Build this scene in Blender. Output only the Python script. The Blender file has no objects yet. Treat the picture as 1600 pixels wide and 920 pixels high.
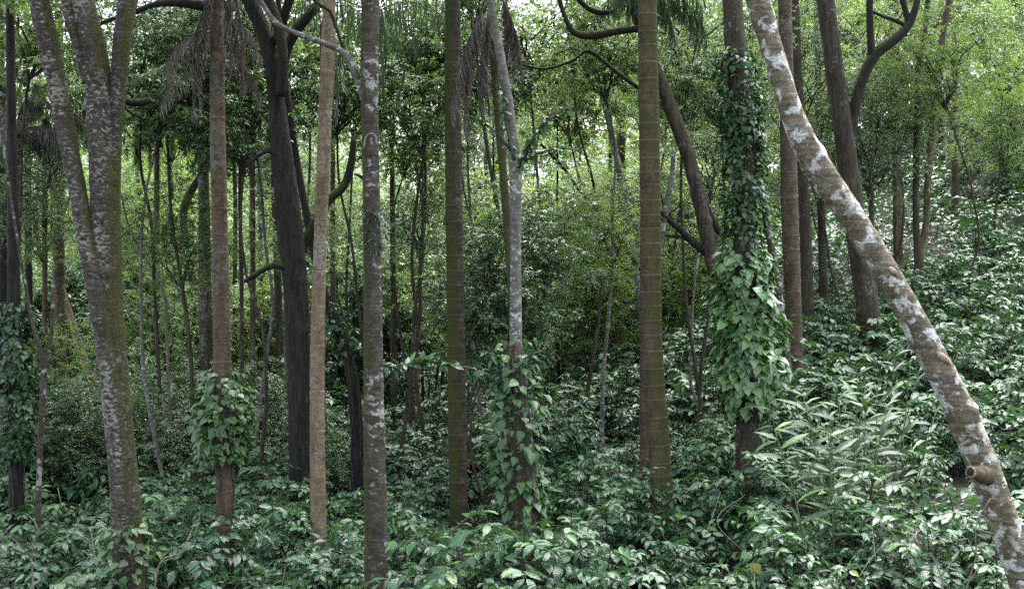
import bpy, math, random
import numpy as np
from mathutils import Vector, Matrix

SC = bpy.context.scene
COL = SC.collection
R = math.radians

# ------------------------------------------------------------------ camera
CAMZ = 3.8
F = 1716.0                       # focal length in photo pixels (1600 wide)
cam = bpy.data.cameras.new('camera')
cam.lens = 36.0 * F / 1600.0
cam.sensor_width = 36.0
cam.clip_start = 0.1
cam.clip_end = 2000
camo = bpy.data.objects.new('camera', cam)
COL.objects.link(camo)
camo.location = (0, 0, CAMZ)
camo.rotation_euler = (R(90), 0, 0)
SC.camera = camo

# ------------------------------------------------------------------ sky, sun, exposure
SUN_EL, SUN_AZ = 66.0, 25.0      # azimuth clockwise from +Y (view direction)
w = bpy.data.worlds.new('World')
SC.world = w
w.use_nodes = True
nt = w.node_tree
nt.nodes.clear()
sky = nt.nodes.new('ShaderNodeTexSky')
sky.sky_type = 'NISHITA'
sky.sun_disc = False
sky.sun_elevation = R(SUN_EL)
sky.sun_rotation = R(SUN_AZ)
sky.dust_density = 4.0
sky.air_density = 1.0
sky.ozone_density = 1.0
hs = nt.nodes.new('ShaderNodeHueSaturation')
hs.inputs['Saturation'].default_value = 0.42
bg = nt.nodes.new('ShaderNodeBackground')
bg.inputs['Strength'].default_value = 0.15
wo = nt.nodes.new('ShaderNodeOutputWorld')
nt.links.new(sky.outputs[0], hs.inputs['Color'])
nt.links.new(hs.outputs[0], bg.inputs['Color'])
nt.links.new(bg.outputs[0], wo.inputs['Surface'])

sl = bpy.data.lights.new('sun', 'SUN')
sl.energy = 1.5
sl.angle = R(40)
sl.color = (1.0, 0.985, 0.96)
slo = bpy.data.objects.new('sun', sl)
COL.objects.link(slo)
sd = Vector((math.sin(R(SUN_AZ)) * math.cos(R(SUN_EL)), math.cos(R(SUN_AZ)) * math.cos(R(SUN_EL)), math.sin(R(SUN_EL))))
slo.rotation_euler = (-sd).to_track_quat('-Z', 'Y').to_euler()
slo.location = (0, 0, 40)

vs = SC.view_settings
vs.view_transform = 'Standard'
vs.look = 'None'
vs.gamma = 1.0
vs.use_curve_mapping = False
vs.exposure = 2.9

cy = SC.cycles
cy.max_bounces = 9
cy.diffuse_bounces = 6
cy.glossy_bounces = 2
cy.transmission_bounces = 6
cy.transparent_max_bounces = 4
cy.sample_clamp_indirect = 6.0
cy.use_denoising = False
cy.caustics_reflective = False
cy.caustics_refractive = False

# ------------------------------------------------------------------ terrain
def softplus(x, k=1.2):
    return np.log1p(np.exp(np.clip(x * k, -40, 40))) / k

def ground_z(x, y):
    x = np.asarray(x, float); y = np.asarray(y, float)
    yy = 52.0 - softplus(52.0 - y, .25)                      # levels out far away
    xx = 30.0 - softplus(30.0 - x, .25)
    g = 0.0125 * softplus(yy - 6.0, .8) * softplus(xx + 2.0)
    ty = np.clip((y - 6.5) / 4.5, 0, 1)
    g = g + .55 * ty * ty * (3 - 2 * ty) / (1 + np.exp(-(x - 3.1) / .5))
    t = np.clip((6.5 - y) / 6.0, 0, 1)
    g = g + 2.2 * t * t * (3 - 2 * t)
    g = g + 0.10 * np.sin(x * .9 + 1.3) * np.sin(y * .7) + .06 * np.sin(x * 2.1) * np.cos(y * 1.7)
    return g

def gz(x, y):
    return float(ground_z(x, y))

def P(px, py, d):
    """photo pixel (1600 x 920) at distance d in front of the camera"""
    return np.array([(px - 800.0) / F * d, d, CAMZ + (460.0 - py) / F * d])

# ------------------------------------------------------------------ material helpers
def new_mat(name):
    m = bpy.data.materials.new(name)
    m.use_nodes = True
    n = m.node_tree
    n.nodes.clear()
    out = n.nodes.new('ShaderNodeOutputMaterial')
    return m, n, out

def nd(n, t, **kw):
    x = n.nodes.new(t)
    for k, v in kw.items():
        setattr(x, k, v)
    return x

def ramp(n, stops, interp='LINEAR'):
    r = n.nodes.new('ShaderNodeValToRGB')
    cr = r.color_ramp
    cr.interpolation = interp
    while len(cr.elements) < len(stops):
        cr.elements.new(0.5)
    for e, (p, c) in zip(cr.elements, stops):
        e.position = p
        e.color = (c, c, c, 1) if isinstance(c, (int, float)) else (*c, 1)
    return r

def mixc(n, fac, a, b, mode='MIX'):
    x = n.nodes.new('ShaderNodeMix')
    x.data_type = 'RGBA'
    x.blend_type = mode
    for sock, v in ((x.inputs[0], fac), (x.inputs[6], a), (x.inputs[7], b)):
        if isinstance(v, bpy.types.NodeSocket):
            n.links.new(v, sock)
        elif isinstance(v, (int, float)):
            sock.default_value = v
        else:
            sock.default_value = (*v, 1)
    return x.outputs[2]

def math_(n, op, a, b=None, c=None, clamp=False):
    x = n.nodes.new('ShaderNodeMath')
    x.operation = op
    x.use_clamp = clamp
    for i, v in enumerate((a, b, c)):
        if v is None:
            continue
        if isinstance(v, bpy.types.NodeSocket):
            n.links.new(v, x.inputs[i])
        else:
            x.inputs[i].default_value = v
    return x.outputs[0]

def leaf_mat(name, stops, trans_col, trans=0.3, rough=0.38, spec=0.5, veins=False, nv=9.0):
    m, n, out = new_mat(name)
    at = nd(n, 'ShaderNodeAttribute', attribute_name='tint')
    oi = nd(n, 'ShaderNodeObjectInfo')
    v = math_(n, 'MULTIPLY_ADD', oi.outputs['Random'], 0.5, at.outputs['Fac'])
    v = math_(n, 'FRACT', v)
    rp = ramp(n, stops)
    n.links.new(v, rp.inputs[0])
    col = rp.outputs[0]
    pr = nd(n, 'ShaderNodeBsdfPrincipled')
    pr.inputs['Roughness'].default_value = rough
    pr.inputs['Specular IOR Level'].default_value = spec
    if veins:
        uv = nd(n, 'ShaderNodeUVMap')
        sp = nd(n, 'ShaderNodeSeparateXYZ')
        n.links.new(uv.outputs[0], sp.inputs[0])
        u, vv = sp.outputs[0], sp.outputs[1]
        av = math_(n, 'ABSOLUTE', math_(n, 'SUBTRACT', vv, 0.5))
        av = math_(n, 'MULTIPLY', av, 2.0)
        ph = math_(n, 'MULTIPLY', math_(n, 'SUBTRACT', u, math_(n, 'MULTIPLY', av, 0.16)), nv * 6.283)
        s = math_(n, 'SINE', ph)
        ridge = ramp(n, [(0.0, 0.0), (0.80, 0.05), (1.0, 1.0)])
        n.links.new(math_(n, 'MULTIPLY_ADD', s, 0.5, 0.5), ridge.inputs[0])
        mid = ramp(n, [(0.0, 1.0), (0.10, 0.0)])
        n.links.new(av, mid.inputs[0])
        vein = math_(n, 'MAXIMUM', math_(n, 'MULTIPLY', ridge.outputs[0], 0.35), mid.outputs[0])
        col = mixc(n, math_(n, 'MULTIPLY', vein, 0.45), col, trans_col)
        bp = nd(n, 'ShaderNodeBump')
        bp.inputs['Strength'].default_value = 0.3
        bp.inputs['Distance'].default_value = 0.003
        n.links.new(math_(n, 'MULTIPLY', s, -1.0), bp.inputs['Height'])
        n.links.new(bp.outputs[0], pr.inputs['Normal'])
    n.links.new(col, pr.inputs['Base Color'])
    tr = nd(n, 'ShaderNodeBsdfTranslucent')
    tc = mixc(n, 0.55, col, trans_col)
    n.links.new(tc, tr.inputs['Color'])
    mx = nd(n, 'ShaderNodeMixShader')
    mx.inputs[0].default_value = trans
    n.links.new(pr.outputs[0], mx.inputs[1])
    n.links.new(tr.outputs[0], mx.inputs[2])
    n.links.new(mx.outputs[0], out.inputs['Surface'])
    return m

def bark_mat(name, c_dark, c_light, lichen=None, moss=None, rings=None, scale=1.0, zs=0.35, fiss=0.0, bump=0.4, band=0.0, lst=1.0, lsoft=0.025, lmod=0.55):
    """lichen=(colour, threshold 0..1, scale), moss=(amount, colour), rings=(colour, mix)"""
    m, n, out = new_mat(name)
    ge = nd(n, 'ShaderNodeNewGeometry')
    mp = nd(n, 'ShaderNodeMapping')
    mp.inputs['Scale'].default_value = (scale, scale, scale * zs)
    n.links.new(ge.outputs['Position'], mp.inputs[0])
    n1 = nd(n, 'ShaderNodeTexNoise')
    n1.inputs['Scale'].default_value = 9.0
    n1.inputs['Detail'].default_value = 6.0
    n1.inputs['Roughness'].default_value = 0.68
    n.links.new(mp.outputs[0], n1.inputs['Vector'])
    rp = ramp(n, [(0.30, c_dark), (0.52, tuple((a + b) / 2 for a, b in zip(c_dark, c_light))), (0.72, c_light)])
    n.links.new(n1.outputs[0], rp.inputs[0])
    col = rp.outputs[0]
    height = n1.outputs[0]
    if fiss:
        mp2 = nd(n, 'ShaderNodeMapping')
        mp2.inputs['Scale'].default_value = (1, 1, 0.07)
        n.links.new(ge.outputs['Position'], mp2.inputs[0])
        n2 = nd(n, 'ShaderNodeTexNoise')
        n2.inputs['Scale'].default_value = 38.0
        n2.inputs['Detail'].default_value = 4.0
        n.links.new(mp2.outputs[0], n2.inputs['Vector'])
        r2 = ramp(n, [(0.36, 0.25), (0.55, 1.0)])
        n.links.new(n2.outputs[0], r2.inputs[0])
        col = mixc(n, fiss, col, r2.outputs[0], 'MULTIPLY')
        height = math_(n, 'ADD', height, math_(n, 'MULTIPLY', r2.outputs[0], 0.8))
    if band:
        mp3 = nd(n, 'ShaderNodeMapping')
        mp3.inputs['Scale'].default_value = (0.22, 0.22, 1.6)
        n.links.new(ge.outputs['Position'], mp3.inputs[0])
        n3 = nd(n, 'ShaderNodeTexNoise')
        n3.inputs['Scale'].default_value = 20.0
        n3.inputs['Detail'].default_value = 5.0
        n3.inputs['Roughness'].default_value = 0.7
        n.links.new(mp3.outputs[0], n3.inputs['Vector'])
        r3 = ramp(n, [(0.38, 0.35), (0.62, 1.15)])
        n.links.new(n3.outputs[0], r3.inputs[0])
        col = mixc(n, band, col, r3.outputs[0], 'MULTIPLY')
        height = math_(n, 'ADD', height, math_(n, 'MULTIPLY', n3.outputs[0], band))
    if lichen:
        lc, th, lsc = lichen
        nl = nd(n, 'ShaderNodeTexNoise')
        nl.inputs['Scale'].default_value = lsc
        nl.inputs['Detail'].default_value = 5.0
        nl.inputs['Roughness'].default_value = 0.55
        nl.inputs['Distortion'].default_value = 0.4
        ml = nd(n, 'ShaderNodeMapping')
        ml.inputs['Scale'].default_value = (1, 1, lst)
        n.links.new(ge.outputs['Position'], ml.inputs[0])
        n.links.new(ml.outputs[0], nl.inputs['Vector'])
        rl = ramp(n, [(th, 0.0), (th + lsoft, 1.0)])
        nb = nd(n, 'ShaderNodeTexNoise')
        nb.inputs['Scale'].default_value = 1.7
        nb.inputs['Detail'].default_value = 2.0
        n.links.new(ge.outputs['Position'], nb.inputs['Vector'])
        lv = math_(n, 'MULTIPLY_ADD', math_(n, 'SUBTRACT', nb.outputs[0], 0.5), lmod, nl.outputs[0])
        n.links.new(lv, rl.inputs[0])
        nf = nd(n, 'ShaderNodeTexNoise')
        nf.inputs['Scale'].default_value = 60.0
        nf.inputs['Detail'].default_value = 3.0
        n.links.new(ge.outputs['Position'], nf.inputs['Vector'])
        rf = ramp(n, [(0.3, tuple(c * 0.55 for c in lc)), (0.6, lc)])
        n.links.new(nf.outputs[0], rf.inputs[0])
        # lichen shows more on one weather side, breaks up elsewhere
        col = mixc(n, math_(n, 'MULTIPLY', rl.outputs[0], 0.92), col, rf.outputs[0])
        height = math_(n, 'ADD', height, math_(n, 'MULTIPLY', rl.outputs[0], 0.25))
        # small pale specks
        vo = nd(n, 'ShaderNodeTexVoronoi')
        vo.inputs['Scale'].default_value = 42.0
        n.links.new(ge.outputs['Position'], vo.inputs['Vector'])
        rv = ramp(n, [(0.10, 1.0), (0.22, 0.0)])
        n.links.new(vo.outputs['Distance'], rv.inputs[0])
        sep = nd(n, 'ShaderNodeSeparateColor')
        n.links.new(vo.outputs['Color'], sep.inputs[0])
        pick = math_(n, 'GREATER_THAN', sep.outputs[0], 0.72)
        col = mixc(n, math_(n, 'MULTIPLY', math_(n, 'MULTIPLY', rv.outputs[0], pick), 0.7), col, lc)
    if moss:
        amt, mc = moss[0], moss[1]
        side = moss[2] if len(moss) > 2 else (0.3, -0.2, 0.25)
        nm = nd(n, 'ShaderNodeTexNoise')
        nm.inputs['Scale'].default_value = 2.3
        nm.inputs['Detail'].default_value = 7.0
        nm.inputs['Roughness'].default_value = 0.65
        n.links.new(ge.outputs['Position'], nm.inputs['Vector'])
        dt = nd(n, 'ShaderNodeVectorMath', operation='DOT_PRODUCT')
        n.links.new(ge.outputs['Normal'], dt.inputs[0])
        dt.inputs[1].default_value = side
        mv = math_(n, 'ADD', nm.outputs[0], math_(n, 'MULTIPLY', dt.outputs['Value'], 0.5))
        rm = ramp(n, [(0.78 - amt * 0.6, 0.0), (0.95 - amt * 0.6, 1.0)])
        n.links.new(mv, rm.inputs[0])
        nn = nd(n, 'ShaderNodeTexNoise')
        nn.inputs['Scale'].default_value = 50.0
        n.links.new(ge.outputs['Position'], nn.inputs['Vector'])
        mr = ramp(n, [(0.3, tuple(c * 0.45 for c in mc)), (0.7, mc)])
        n.links.new(nn.outputs[0], mr.inputs[0])
        col = mixc(n, math_(n, 'MULTIPLY', rm.outputs[0], 0.85), col, mr.outputs[0])
    if rings:
        at = nd(n, 'ShaderNodeAttribute', attribute_name='ring')
        nr = nd(n, 'ShaderNodeTexNoise')
        nr.inputs['Scale'].default_value = 16.0
        nr.inputs['Detail'].default_value = 4.0
        n.links.new(ge.outputs['Position'], nr.inputs['Vector'])
        rr_ = ramp(n, [(0.35, 0.15), (0.65, 1.0)])
        n.links.new(nr.outputs[0], rr_.inputs[0])
        col = mixc(n, math_(n, 'MULTIPLY', math_(n, 'MULTIPLY', at.outputs['Fac'], rr_.outputs[0]), rings[1]), col, rings[0])
    ng = nd(n, 'ShaderNodeTexNoise')
    ng.inputs['Scale'].default_value = 75.0
    ng.inputs['Detail'].default_value = 5.0
    ng.inputs['Roughness'].default_value = 0.75
    n.links.new(ge.outputs['Position'], ng.inputs['Vector'])
    rg_ = ramp(n, [(0.34, 0.40), (0.50, 1.15), (0.66, 1.75)])
    n.links.new(ng.outputs[0], rg_.inputs[0])
    col = mixc(n, 0.8, col, rg_.outputs[0], 'MULTIPLY')
    height = math_(n, 'MULTIPLY_ADD', ng.outputs[0], 0.35, height)
    pr = nd(n, 'ShaderNodeBsdfPrincipled')
    n.links.new(col, pr.inputs['Base Color'])
    pr.inputs['Roughness'].default_value = 0.85
    pr.inputs['Specular IOR Level'].default_value = 0.25
    bp = nd(n, 'ShaderNodeBump')
    bp.inputs['Strength'].default_value = bump
    bp.inputs['Distance'].default_value = 0.03
    n.links.new(height, bp.inputs['Height'])
    n.links.new(bp.outputs[0], pr.inputs['Normal'])
    n.links.new(pr.outputs[0], out.inputs['Surface'])
    return m

MOSS = (0.05, 0.065, 0.008)
M = {}
CO = [(0.0, (0.009, 0.042, 0.021)), (0.5, (0.014, 0.060, 0.027)), (0.80, (0.024, 0.088, 0.030)), (0.93, (0.05, 0.13, 0.03)), (1.0, (0.11, 0.18, 0.03))]
M['coffee'] = leaf_mat('coffee_leaf', CO, (0.11, 0.25, 0.04), trans=0.18, rough=0.33, spec=0.52, veins=True)
M['coffee_far'] = leaf_mat('coffee_leaf_far', CO, (0.11, 0.25, 0.04), trans=0.18, rough=0.38, spec=0.46)
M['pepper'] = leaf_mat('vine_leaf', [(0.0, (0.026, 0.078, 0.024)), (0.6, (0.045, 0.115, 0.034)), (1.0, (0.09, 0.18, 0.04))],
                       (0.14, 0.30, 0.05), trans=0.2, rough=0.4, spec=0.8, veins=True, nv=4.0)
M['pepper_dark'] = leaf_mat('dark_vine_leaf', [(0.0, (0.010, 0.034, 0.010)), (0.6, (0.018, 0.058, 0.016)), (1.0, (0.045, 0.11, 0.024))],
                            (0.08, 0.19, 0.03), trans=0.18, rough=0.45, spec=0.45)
M['pepper_mid'] = leaf_mat('mid_green_vine_leaf', [(0.0, (0.014, 0.044, 0.014)), (0.6, (0.026, 0.072, 0.020)), (1.0, (0.06, 0.13, 0.028))],
                            (0.10, 0.22, 0.035), trans=0.18, rough=0.46, spec=0.55, veins=True, nv=4.0)  # darker green leaf than the bright pepper vine
M['ginger'] = leaf_mat('ginger_leaf', [(0.0, (0.018, 0.046, 0.022)), (0.7, (0.030, 0.068, 0.030)), (1.0, (0.08, 0.15, 0.035))],
                       (0.10, 0.21, 0.04), trans=0.15, rough=0.42, spec=0.42, veins=True, nv=14.0)
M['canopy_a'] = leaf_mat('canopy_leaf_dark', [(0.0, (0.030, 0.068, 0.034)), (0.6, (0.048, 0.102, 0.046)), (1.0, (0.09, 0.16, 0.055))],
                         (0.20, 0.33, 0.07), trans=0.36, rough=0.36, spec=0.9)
M['canopy_b'] = leaf_mat('canopy_leaf_mid', [(0.0, (0.045, 0.095, 0.034)), (0.6, (0.072, 0.136, 0.045)), (1.0, (0.12, 0.19, 0.055))],
                         (0.27, 0.42, 0.08), trans=0.44, rough=0.4, spec=0.8)
M['canopy_c'] = leaf_mat('canopy_leaf_bright', [(0.0, (0.058, 0.112, 0.024)), (0.6, (0.088, 0.160, 0.032)), (1.0, (0.15, 0.23, 0.045))],
                         (0.30, 0.44, 0.06), trans=0.45, rough=0.42, spec=0.7)
M['frond'] = leaf_mat('palm_frond', [(0.0, (0.012, 0.030, 0.014)), (0.7, (0.022, 0.050, 0.022)), (1.0, (0.05, 0.085, 0.028))],
                      (0.09, 0.16, 0.03), trans=0.22, rough=0.5, spec=0.5)
M['dead'] = leaf_mat('dead_frond', [(0.0, (0.035, 0.030, 0.026)), (0.6, (0.10, 0.088, 0.075)), (1.0, (0.22, 0.20, 0.175))],
                     (0.20, 0.18, 0.14), trans=0.15, rough=0.75, spec=0.2)
M['grey_dry'] = leaf_mat('dry_grey_frond', [(0.0, (0.06, 0.06, 0.052)), (0.6, (0.15, 0.148, 0.13)), (1.0, (0.30, 0.29, 0.25))],
                         (0.25, 0.25, 0.2), trans=0.15, rough=0.6, spec=0.3)
M['yellow_leaf'] = leaf_mat('yellow_leaf', [(0.0, (0.10, 0.11, 0.012)), (1.0, (0.17, 0.14, 0.016))], (0.18, 0.2, 0.02), trans=0.3, rough=0.4)
M['twig'] = bark_mat('twig', (0.018, 0.015, 0.012), (0.055, 0.048, 0.038), scale=3)
M['twig_pale'] = bark_mat('pale_twig', (0.06, 0.052, 0.042), (0.17, 0.155, 0.13), scale=3)
M['green_stem'] = bark_mat('green_stem', (0.04, 0.07, 0.03), (0.10, 0.14, 0.06), scale=3)
M['bark_big'] = bark_mat('bark_grey_lichen', (0.018, 0.0145, 0.010), (0.080, 0.069, 0.053), lichen=((0.21, 0.205, 0.18), 0.51, 22.0),
                         moss=(0.18, (0.040, 0.043, 0.008), (0.7, -0.1, 0.0)), zs=1.0, band=0.85, bump=0.9, lst=1.7, lsoft=.10)
M['bark_big_moss'] = bark_mat('bark_grey_mossy', (0.012, 0.0105, 0.009), (0.060, 0.055, 0.050), lichen=((0.17, 0.17, 0.16), 0.54, 20.0),
                         moss=(0.36, (0.048, 0.052, 0.007), (0.6, -0.1, 0.0)), zs=1.0, band=0.85, bump=0.9, lst=1.7, lsoft=.10)
M['bark_dark'] = bark_mat('bark_dark', (0.005, 0.0045, 0.004), (0.027, 0.023, 0.019), fiss=0.8, bump=0.9, moss=(0.05, (0.02, 0.024, 0.006)))
M['bark_dark_moss'] = bark_mat('bark_dark_moss', (0.005, 0.0044, 0.004), (0.022, 0.019, 0.015), fiss=0.6, bump=0.8, moss=(0.38, (0.040, 0.046, 0.008), (0.1, -0.1, 0.8)))
M['bark_brown'] = bark_mat('bark_brown', (0.017, 0.014, 0.0095), (0.068, 0.055, 0.038), fiss=0.5, moss=(0.24, (0.028, 0.031, 0.008)), bump=0.7, lichen=((0.14, 0.14, 0.125), 0.62, 22.0), lsoft=.08)
M['bark_pale'] = bark_mat('bark_pale', (0.045, 0.042, 0.036), (0.15, 0.145, 0.13), lichen=((0.30, 0.30, 0.285), 0.58, 14.0), zs=1.0, band=0.6, moss=(0.12, (0.035, 0.042, 0.008)), lst=1.5, lsoft=.06)
M['bark_leaning'] = bark_mat('bark_leaning_lichen', (0.052, 0.043, 0.028), (0.220, 0.192, 0.135), lichen=((0.44, 0.45, 0.43), 0.515, 9.0),
                             moss=(0.20, (0.075, 0.062, 0.020), (-0.2, -0.3, 0.1)), zs=0.9, band=0.8, bump=0.9, lsoft=.06, lmod=.22)
M['bark_spotted'] = bark_mat('bark_spotted_lichen', (0.019, 0.016, 0.012), (0.080, 0.069, 0.050), lichen=((0.25, 0.25, 0.24), 0.565, 11.0),
                             moss=(0.30, (0.036, 0.038, 0.008), (-0.8, -0.1, 0.0)), zs=0.8, band=0.7, bump=0.9, lst=1.3, lsoft=.05)
M['palm_red'] = bark_mat('palm_bark_reddish', (0.030, 0.021, 0.0135), (0.105, 0.074, 0.048), rings=((0.095, 0.075, 0.054), 0.5), zs=0.5, bump=0.4, band=0.5, moss=(.08, (0.03, 0.032, 0.008)), lichen=((0.10, 0.09, 0.075), 0.56, 26.0), lsoft=.1)
M['palm_tan'] = bark_mat('palm_bark_tan', (0.060, 0.044, 0.026), (0.19, 0.145, 0.088), rings=((0.038, 0.028, 0.018), 0.7), zs=0.5, bump=0.4, band=.4, lichen=((0.19, 0.175, 0.15), 0.58, 26.0), lsoft=.1)
M['palm_dark'] = bark_mat('palm_bark_dark', (0.010, 0.008, 0.005), (0.050, 0.040, 0.025), rings=((0.055, 0.048, 0.038), 0.5), moss=(0.40, (0.034, 0.042, 0.006), (-0.6, -0.3, -0.2)), zs=0.5, bump=0.4, band=0.6,
                          lichen=((0.085, 0.078, 0.062), 0.58, 24.0), lsoft=.1)
M['palm_moss'] = bark_mat('palm_bark_mossy', (0.026, 0.022, 0.011), (0.078, 0.064, 0.034), rings=((0.115, 0.105, 0.08), 0.65), moss=(0.33, (0.040, 0.042, 0.008), (0.4, -0.3, 0.0)), zs=0.5, bump=0.35, band=.4,
                          lichen=((0.20, 0.19, 0.16), 0.74, 34.0))
M['palm_brown'] = bark_mat('palm_bark_brown', (0.028, 0.021, 0.014), (0.10, 0.076, 0.050), rings=((0.035, 0.028, 0.020), 0.6), moss=(0.16, (0.035, 0.035, 0.008)), zs=0.5, bump=0.4, band=.5, lichen=((0.15, 0.14, 0.115), 0.62, 28.0), lsoft=.06)
M['bark_tan'] = bark_mat('bark_tan', (0.045, 0.034, 0.022), (0.14, 0.105, 0.068), fiss=.6, bump=.7)
M['wood_raw'] = bark_mat('broken_wood', (0.14, 0.10, 0.065), (0.36, 0.28, 0.19), fiss=0.4, scale=2)
M['yellow_bark'] = bark_mat('bark_yellowish', (0.07, 0.05, 0.028), (0.165, 0.125, 0.07), scale=1.0, bump=0.3)

def soil_mat():
    m, n, out = new_mat('forest_soil')
    ge = nd(n, 'ShaderNodeNewGeometry')
    a = nd(n, 'ShaderNodeTexNoise')
    a.inputs['Scale'].default_value = 14
    a.inputs['Detail'].default_value = 8
    n.links.new(ge.outputs['Position'], a.inputs['Vector'])
    v = nd(n, 'ShaderNodeTexVoronoi')
    v.inputs['Scale'].default_value = 11
    n.links.new(ge.outputs['Position'], v.inputs['Vector'])
    r1 = ramp(n, [(0.3, (0.007, 0.006, 0.004)), (0.6, (0.022, 0.018, 0.011)), (0.8, (0.05, 0.038, 0.022))])
    n.links.new(a.outputs[0], r1.inputs[0])
    c = mixc(n, 0.35, r1.outputs[0], v.outputs['Color'], 'MULTIPLY')
    pr = nd(n, 'ShaderNodeBsdfPrincipled')
    pr.inputs['Roughness'].default_value = 0.95
    n.links.new(c, pr.inputs['Base Color'])
    b = nd(n, 'ShaderNodeBump')
    b.inputs['Distance'].default_value = 0.05
    n.links.new(v.outputs['Distance'], b.inputs['Height'])
    n.links.new(b.outputs[0], pr.inputs['Normal'])
    n.links.new(pr.outputs[0], out.inputs['Surface'])
    return m
M['soil'] = soil_mat()

# ------------------------------------------------------------------ mesh builder
def norm(a):
    return a / np.maximum(np.linalg.norm(a, axis=-1, keepdims=True), 1e-9)

class MB:
    def __init__(s):
        s.V, s.L, s.C, s.UV, s.T, s.MI, s.RG = [], [], [], [], [], [], []
        s.n = 0
    def add(s, V, L, C, UV=None, T=0.0, mi=0, ring=0.0):
        V = np.asarray(V, np.float32)
        s.V.append(V)
        L = np.asarray(L, np.int32).ravel()
        C = np.asarray(C, np.int32).ravel()
        s.L.append(L + s.n)
        s.C.append(C)
        s.UV.append(np.zeros((len(L), 2), np.float32) if UV is None else np.asarray(UV, np.float32))
        s.T.append(np.broadcast_to(np.asarray(T, np.float32), (len(V),)))
        s.RG.append(np.broadcast_to(np.asarray(ring, np.float32), (len(V),)))
        s.MI.append(np.full(len(C), mi, np.int32))
        s.n += len(V)
    def leaves(s, tpl, Pos, X, N, S, T, mi=0):
        """tpl=(verts, loops, counts, uv); Pos (m,3) bases, X directions, N approx normals, S (m,) or (m,3) scale, T (m,) tint"""
        tv, tl, tc, tuv = tpl
        m = len(Pos)
        if m == 0:
            return
        X = norm(X)
        N = norm(N - (N * X).sum(-1, keepdims=True) * X)
        Y = np.cross(N, X)
        S = np.asarray(S, float)
        if S.ndim == 1:
            S = np.stack([S, S, S], -1)
        A = np.stack([X * S[:, :1], Y * S[:, 1:2], N * S[:, 2:3]], -1)     # columns
        V = np.einsum('mij,nj->mni', A, tv) + Pos[:, None, :]
        nv = len(tv)
        L = (tl[None, :] + (np.arange(m) * nv)[:, None]).ravel()
        s.add(V.reshape(-1, 3), L, np.tile(tc, m), np.tile(tuv, (m, 1)), np.repeat(T, nv), mi)
    def tube(s, pts, rad, seg=6, mi=0, T=0.0, jit=None, ring=None, cap=True):
        pts = np.asarray(pts, float)
        rad = np.asarray(rad, float)
        k = len(pts)
        tg = norm(np.gradient(pts, axis=0))
        ref = np.array([1.0, 0, 0]) if abs(tg[0][0]) < 0.8 else np.array([0, 1.0, 0])
        Nn = np.zeros_like(pts)
        nn = ref - tg[0] * np.dot(ref, tg[0])
        for i in range(k):
            nn = nn - tg[i] * np.dot(nn, tg[i])
            nn = nn / (np.linalg.norm(nn) + 1e-9)
            Nn[i] = nn
        B = np.cross(tg, Nn)
        a = np.linspace(0, 2 * np.pi, seg, endpoint=False)
        ca, sa = np.cos(a), np.sin(a)
        rr = rad[:, None] * (np.ones((k, seg)) if jit is None else jit)
        V = pts[:, None, :] + rr[..., None] * (ca[None, :, None] * Nn[:, None, :] + sa[None, :, None] * B[:, None, :])
        i = np.arange(k - 1)[:, None]
        j = np.arange(seg)[None, :]
        j2 = (j + 1) % seg
        q = np.stack([i * seg + j, i * seg + j2, (i + 1) * seg + j2, (i + 1) * seg + j], -1).reshape(-1, 4)
        L = q.ravel()
        C = np.full(len(q), 4)
        if cap:
            L = np.concatenate([L, (k - 1) * seg + np.arange(seg), np.arange(seg)[::-1]])
            C = np.concatenate([C, [seg, seg]])
        rg = 0.0 if ring is None else np.repeat(ring, seg)
        s.add(V.reshape(-1, 3), L, C, None, T, mi, rg)
    def mesh(s, name, mats, smooth=True):
        me = bpy.data.meshes.new(name)
        V = np.concatenate(s.V); L = np.concatenate(s.L); C = np.concatenate(s.C)
        me.vertices.add(len(V)); me.loops.add(len(L)); me.polygons.add(len(C))
        me.vertices.foreach_set('co', V.ravel())
        me.loops.foreach_set('vertex_index', L)
        st = np.zeros(len(C), np.int32)
        st[1:] = np.cumsum(C)[:-1]
        me.polygons.foreach_set('loop_start', st)
        me.polygons.foreach_set('loop_total', C)
        me.polygons.foreach_set('material_index', np.concatenate(s.MI))
        me.polygons.foreach_set('use_smooth', np.full(len(C), smooth))
        uv = me.uv_layers.new(name='UVMap')
        uv.data.foreach_set('uv', np.concatenate(s.UV).ravel())
        at = me.attributes.new('tint', 'FLOAT', 'POINT')
        at.data.foreach_set('value', np.concatenate(s.T))
        at = me.attributes.new('ring', 'FLOAT', 'POINT')
        at.data.foreach_set('value', np.concatenate(s.RG))
        for m in mats:
            me.materials.append(m)
        me.update(calc_edges=True)
        return me

def link(name, data, parent=None, loc=None):
    o = bpy.data.objects.new(name, data)
    COL.objects.link(o)
    if loc is not None:
        o.location = loc
    if parent is not None:
        o.parent = parent
    return o

def tag(o, label, cat, group=None, kind=None):
    o['label'] = label
    o['category'] = cat
    if group:
        o['group'] = group
    if kind:
        o['kind'] = kind
    return o

def thing(name, loc, label, cat, group=None, rz=0.0, sc=1.0):
    o = link(name, None, None, loc)
    o.rotation_euler = (0, 0, rz)
    o.scale = (sc, sc, sc)
    return tag(o, label, cat, group)

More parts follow.
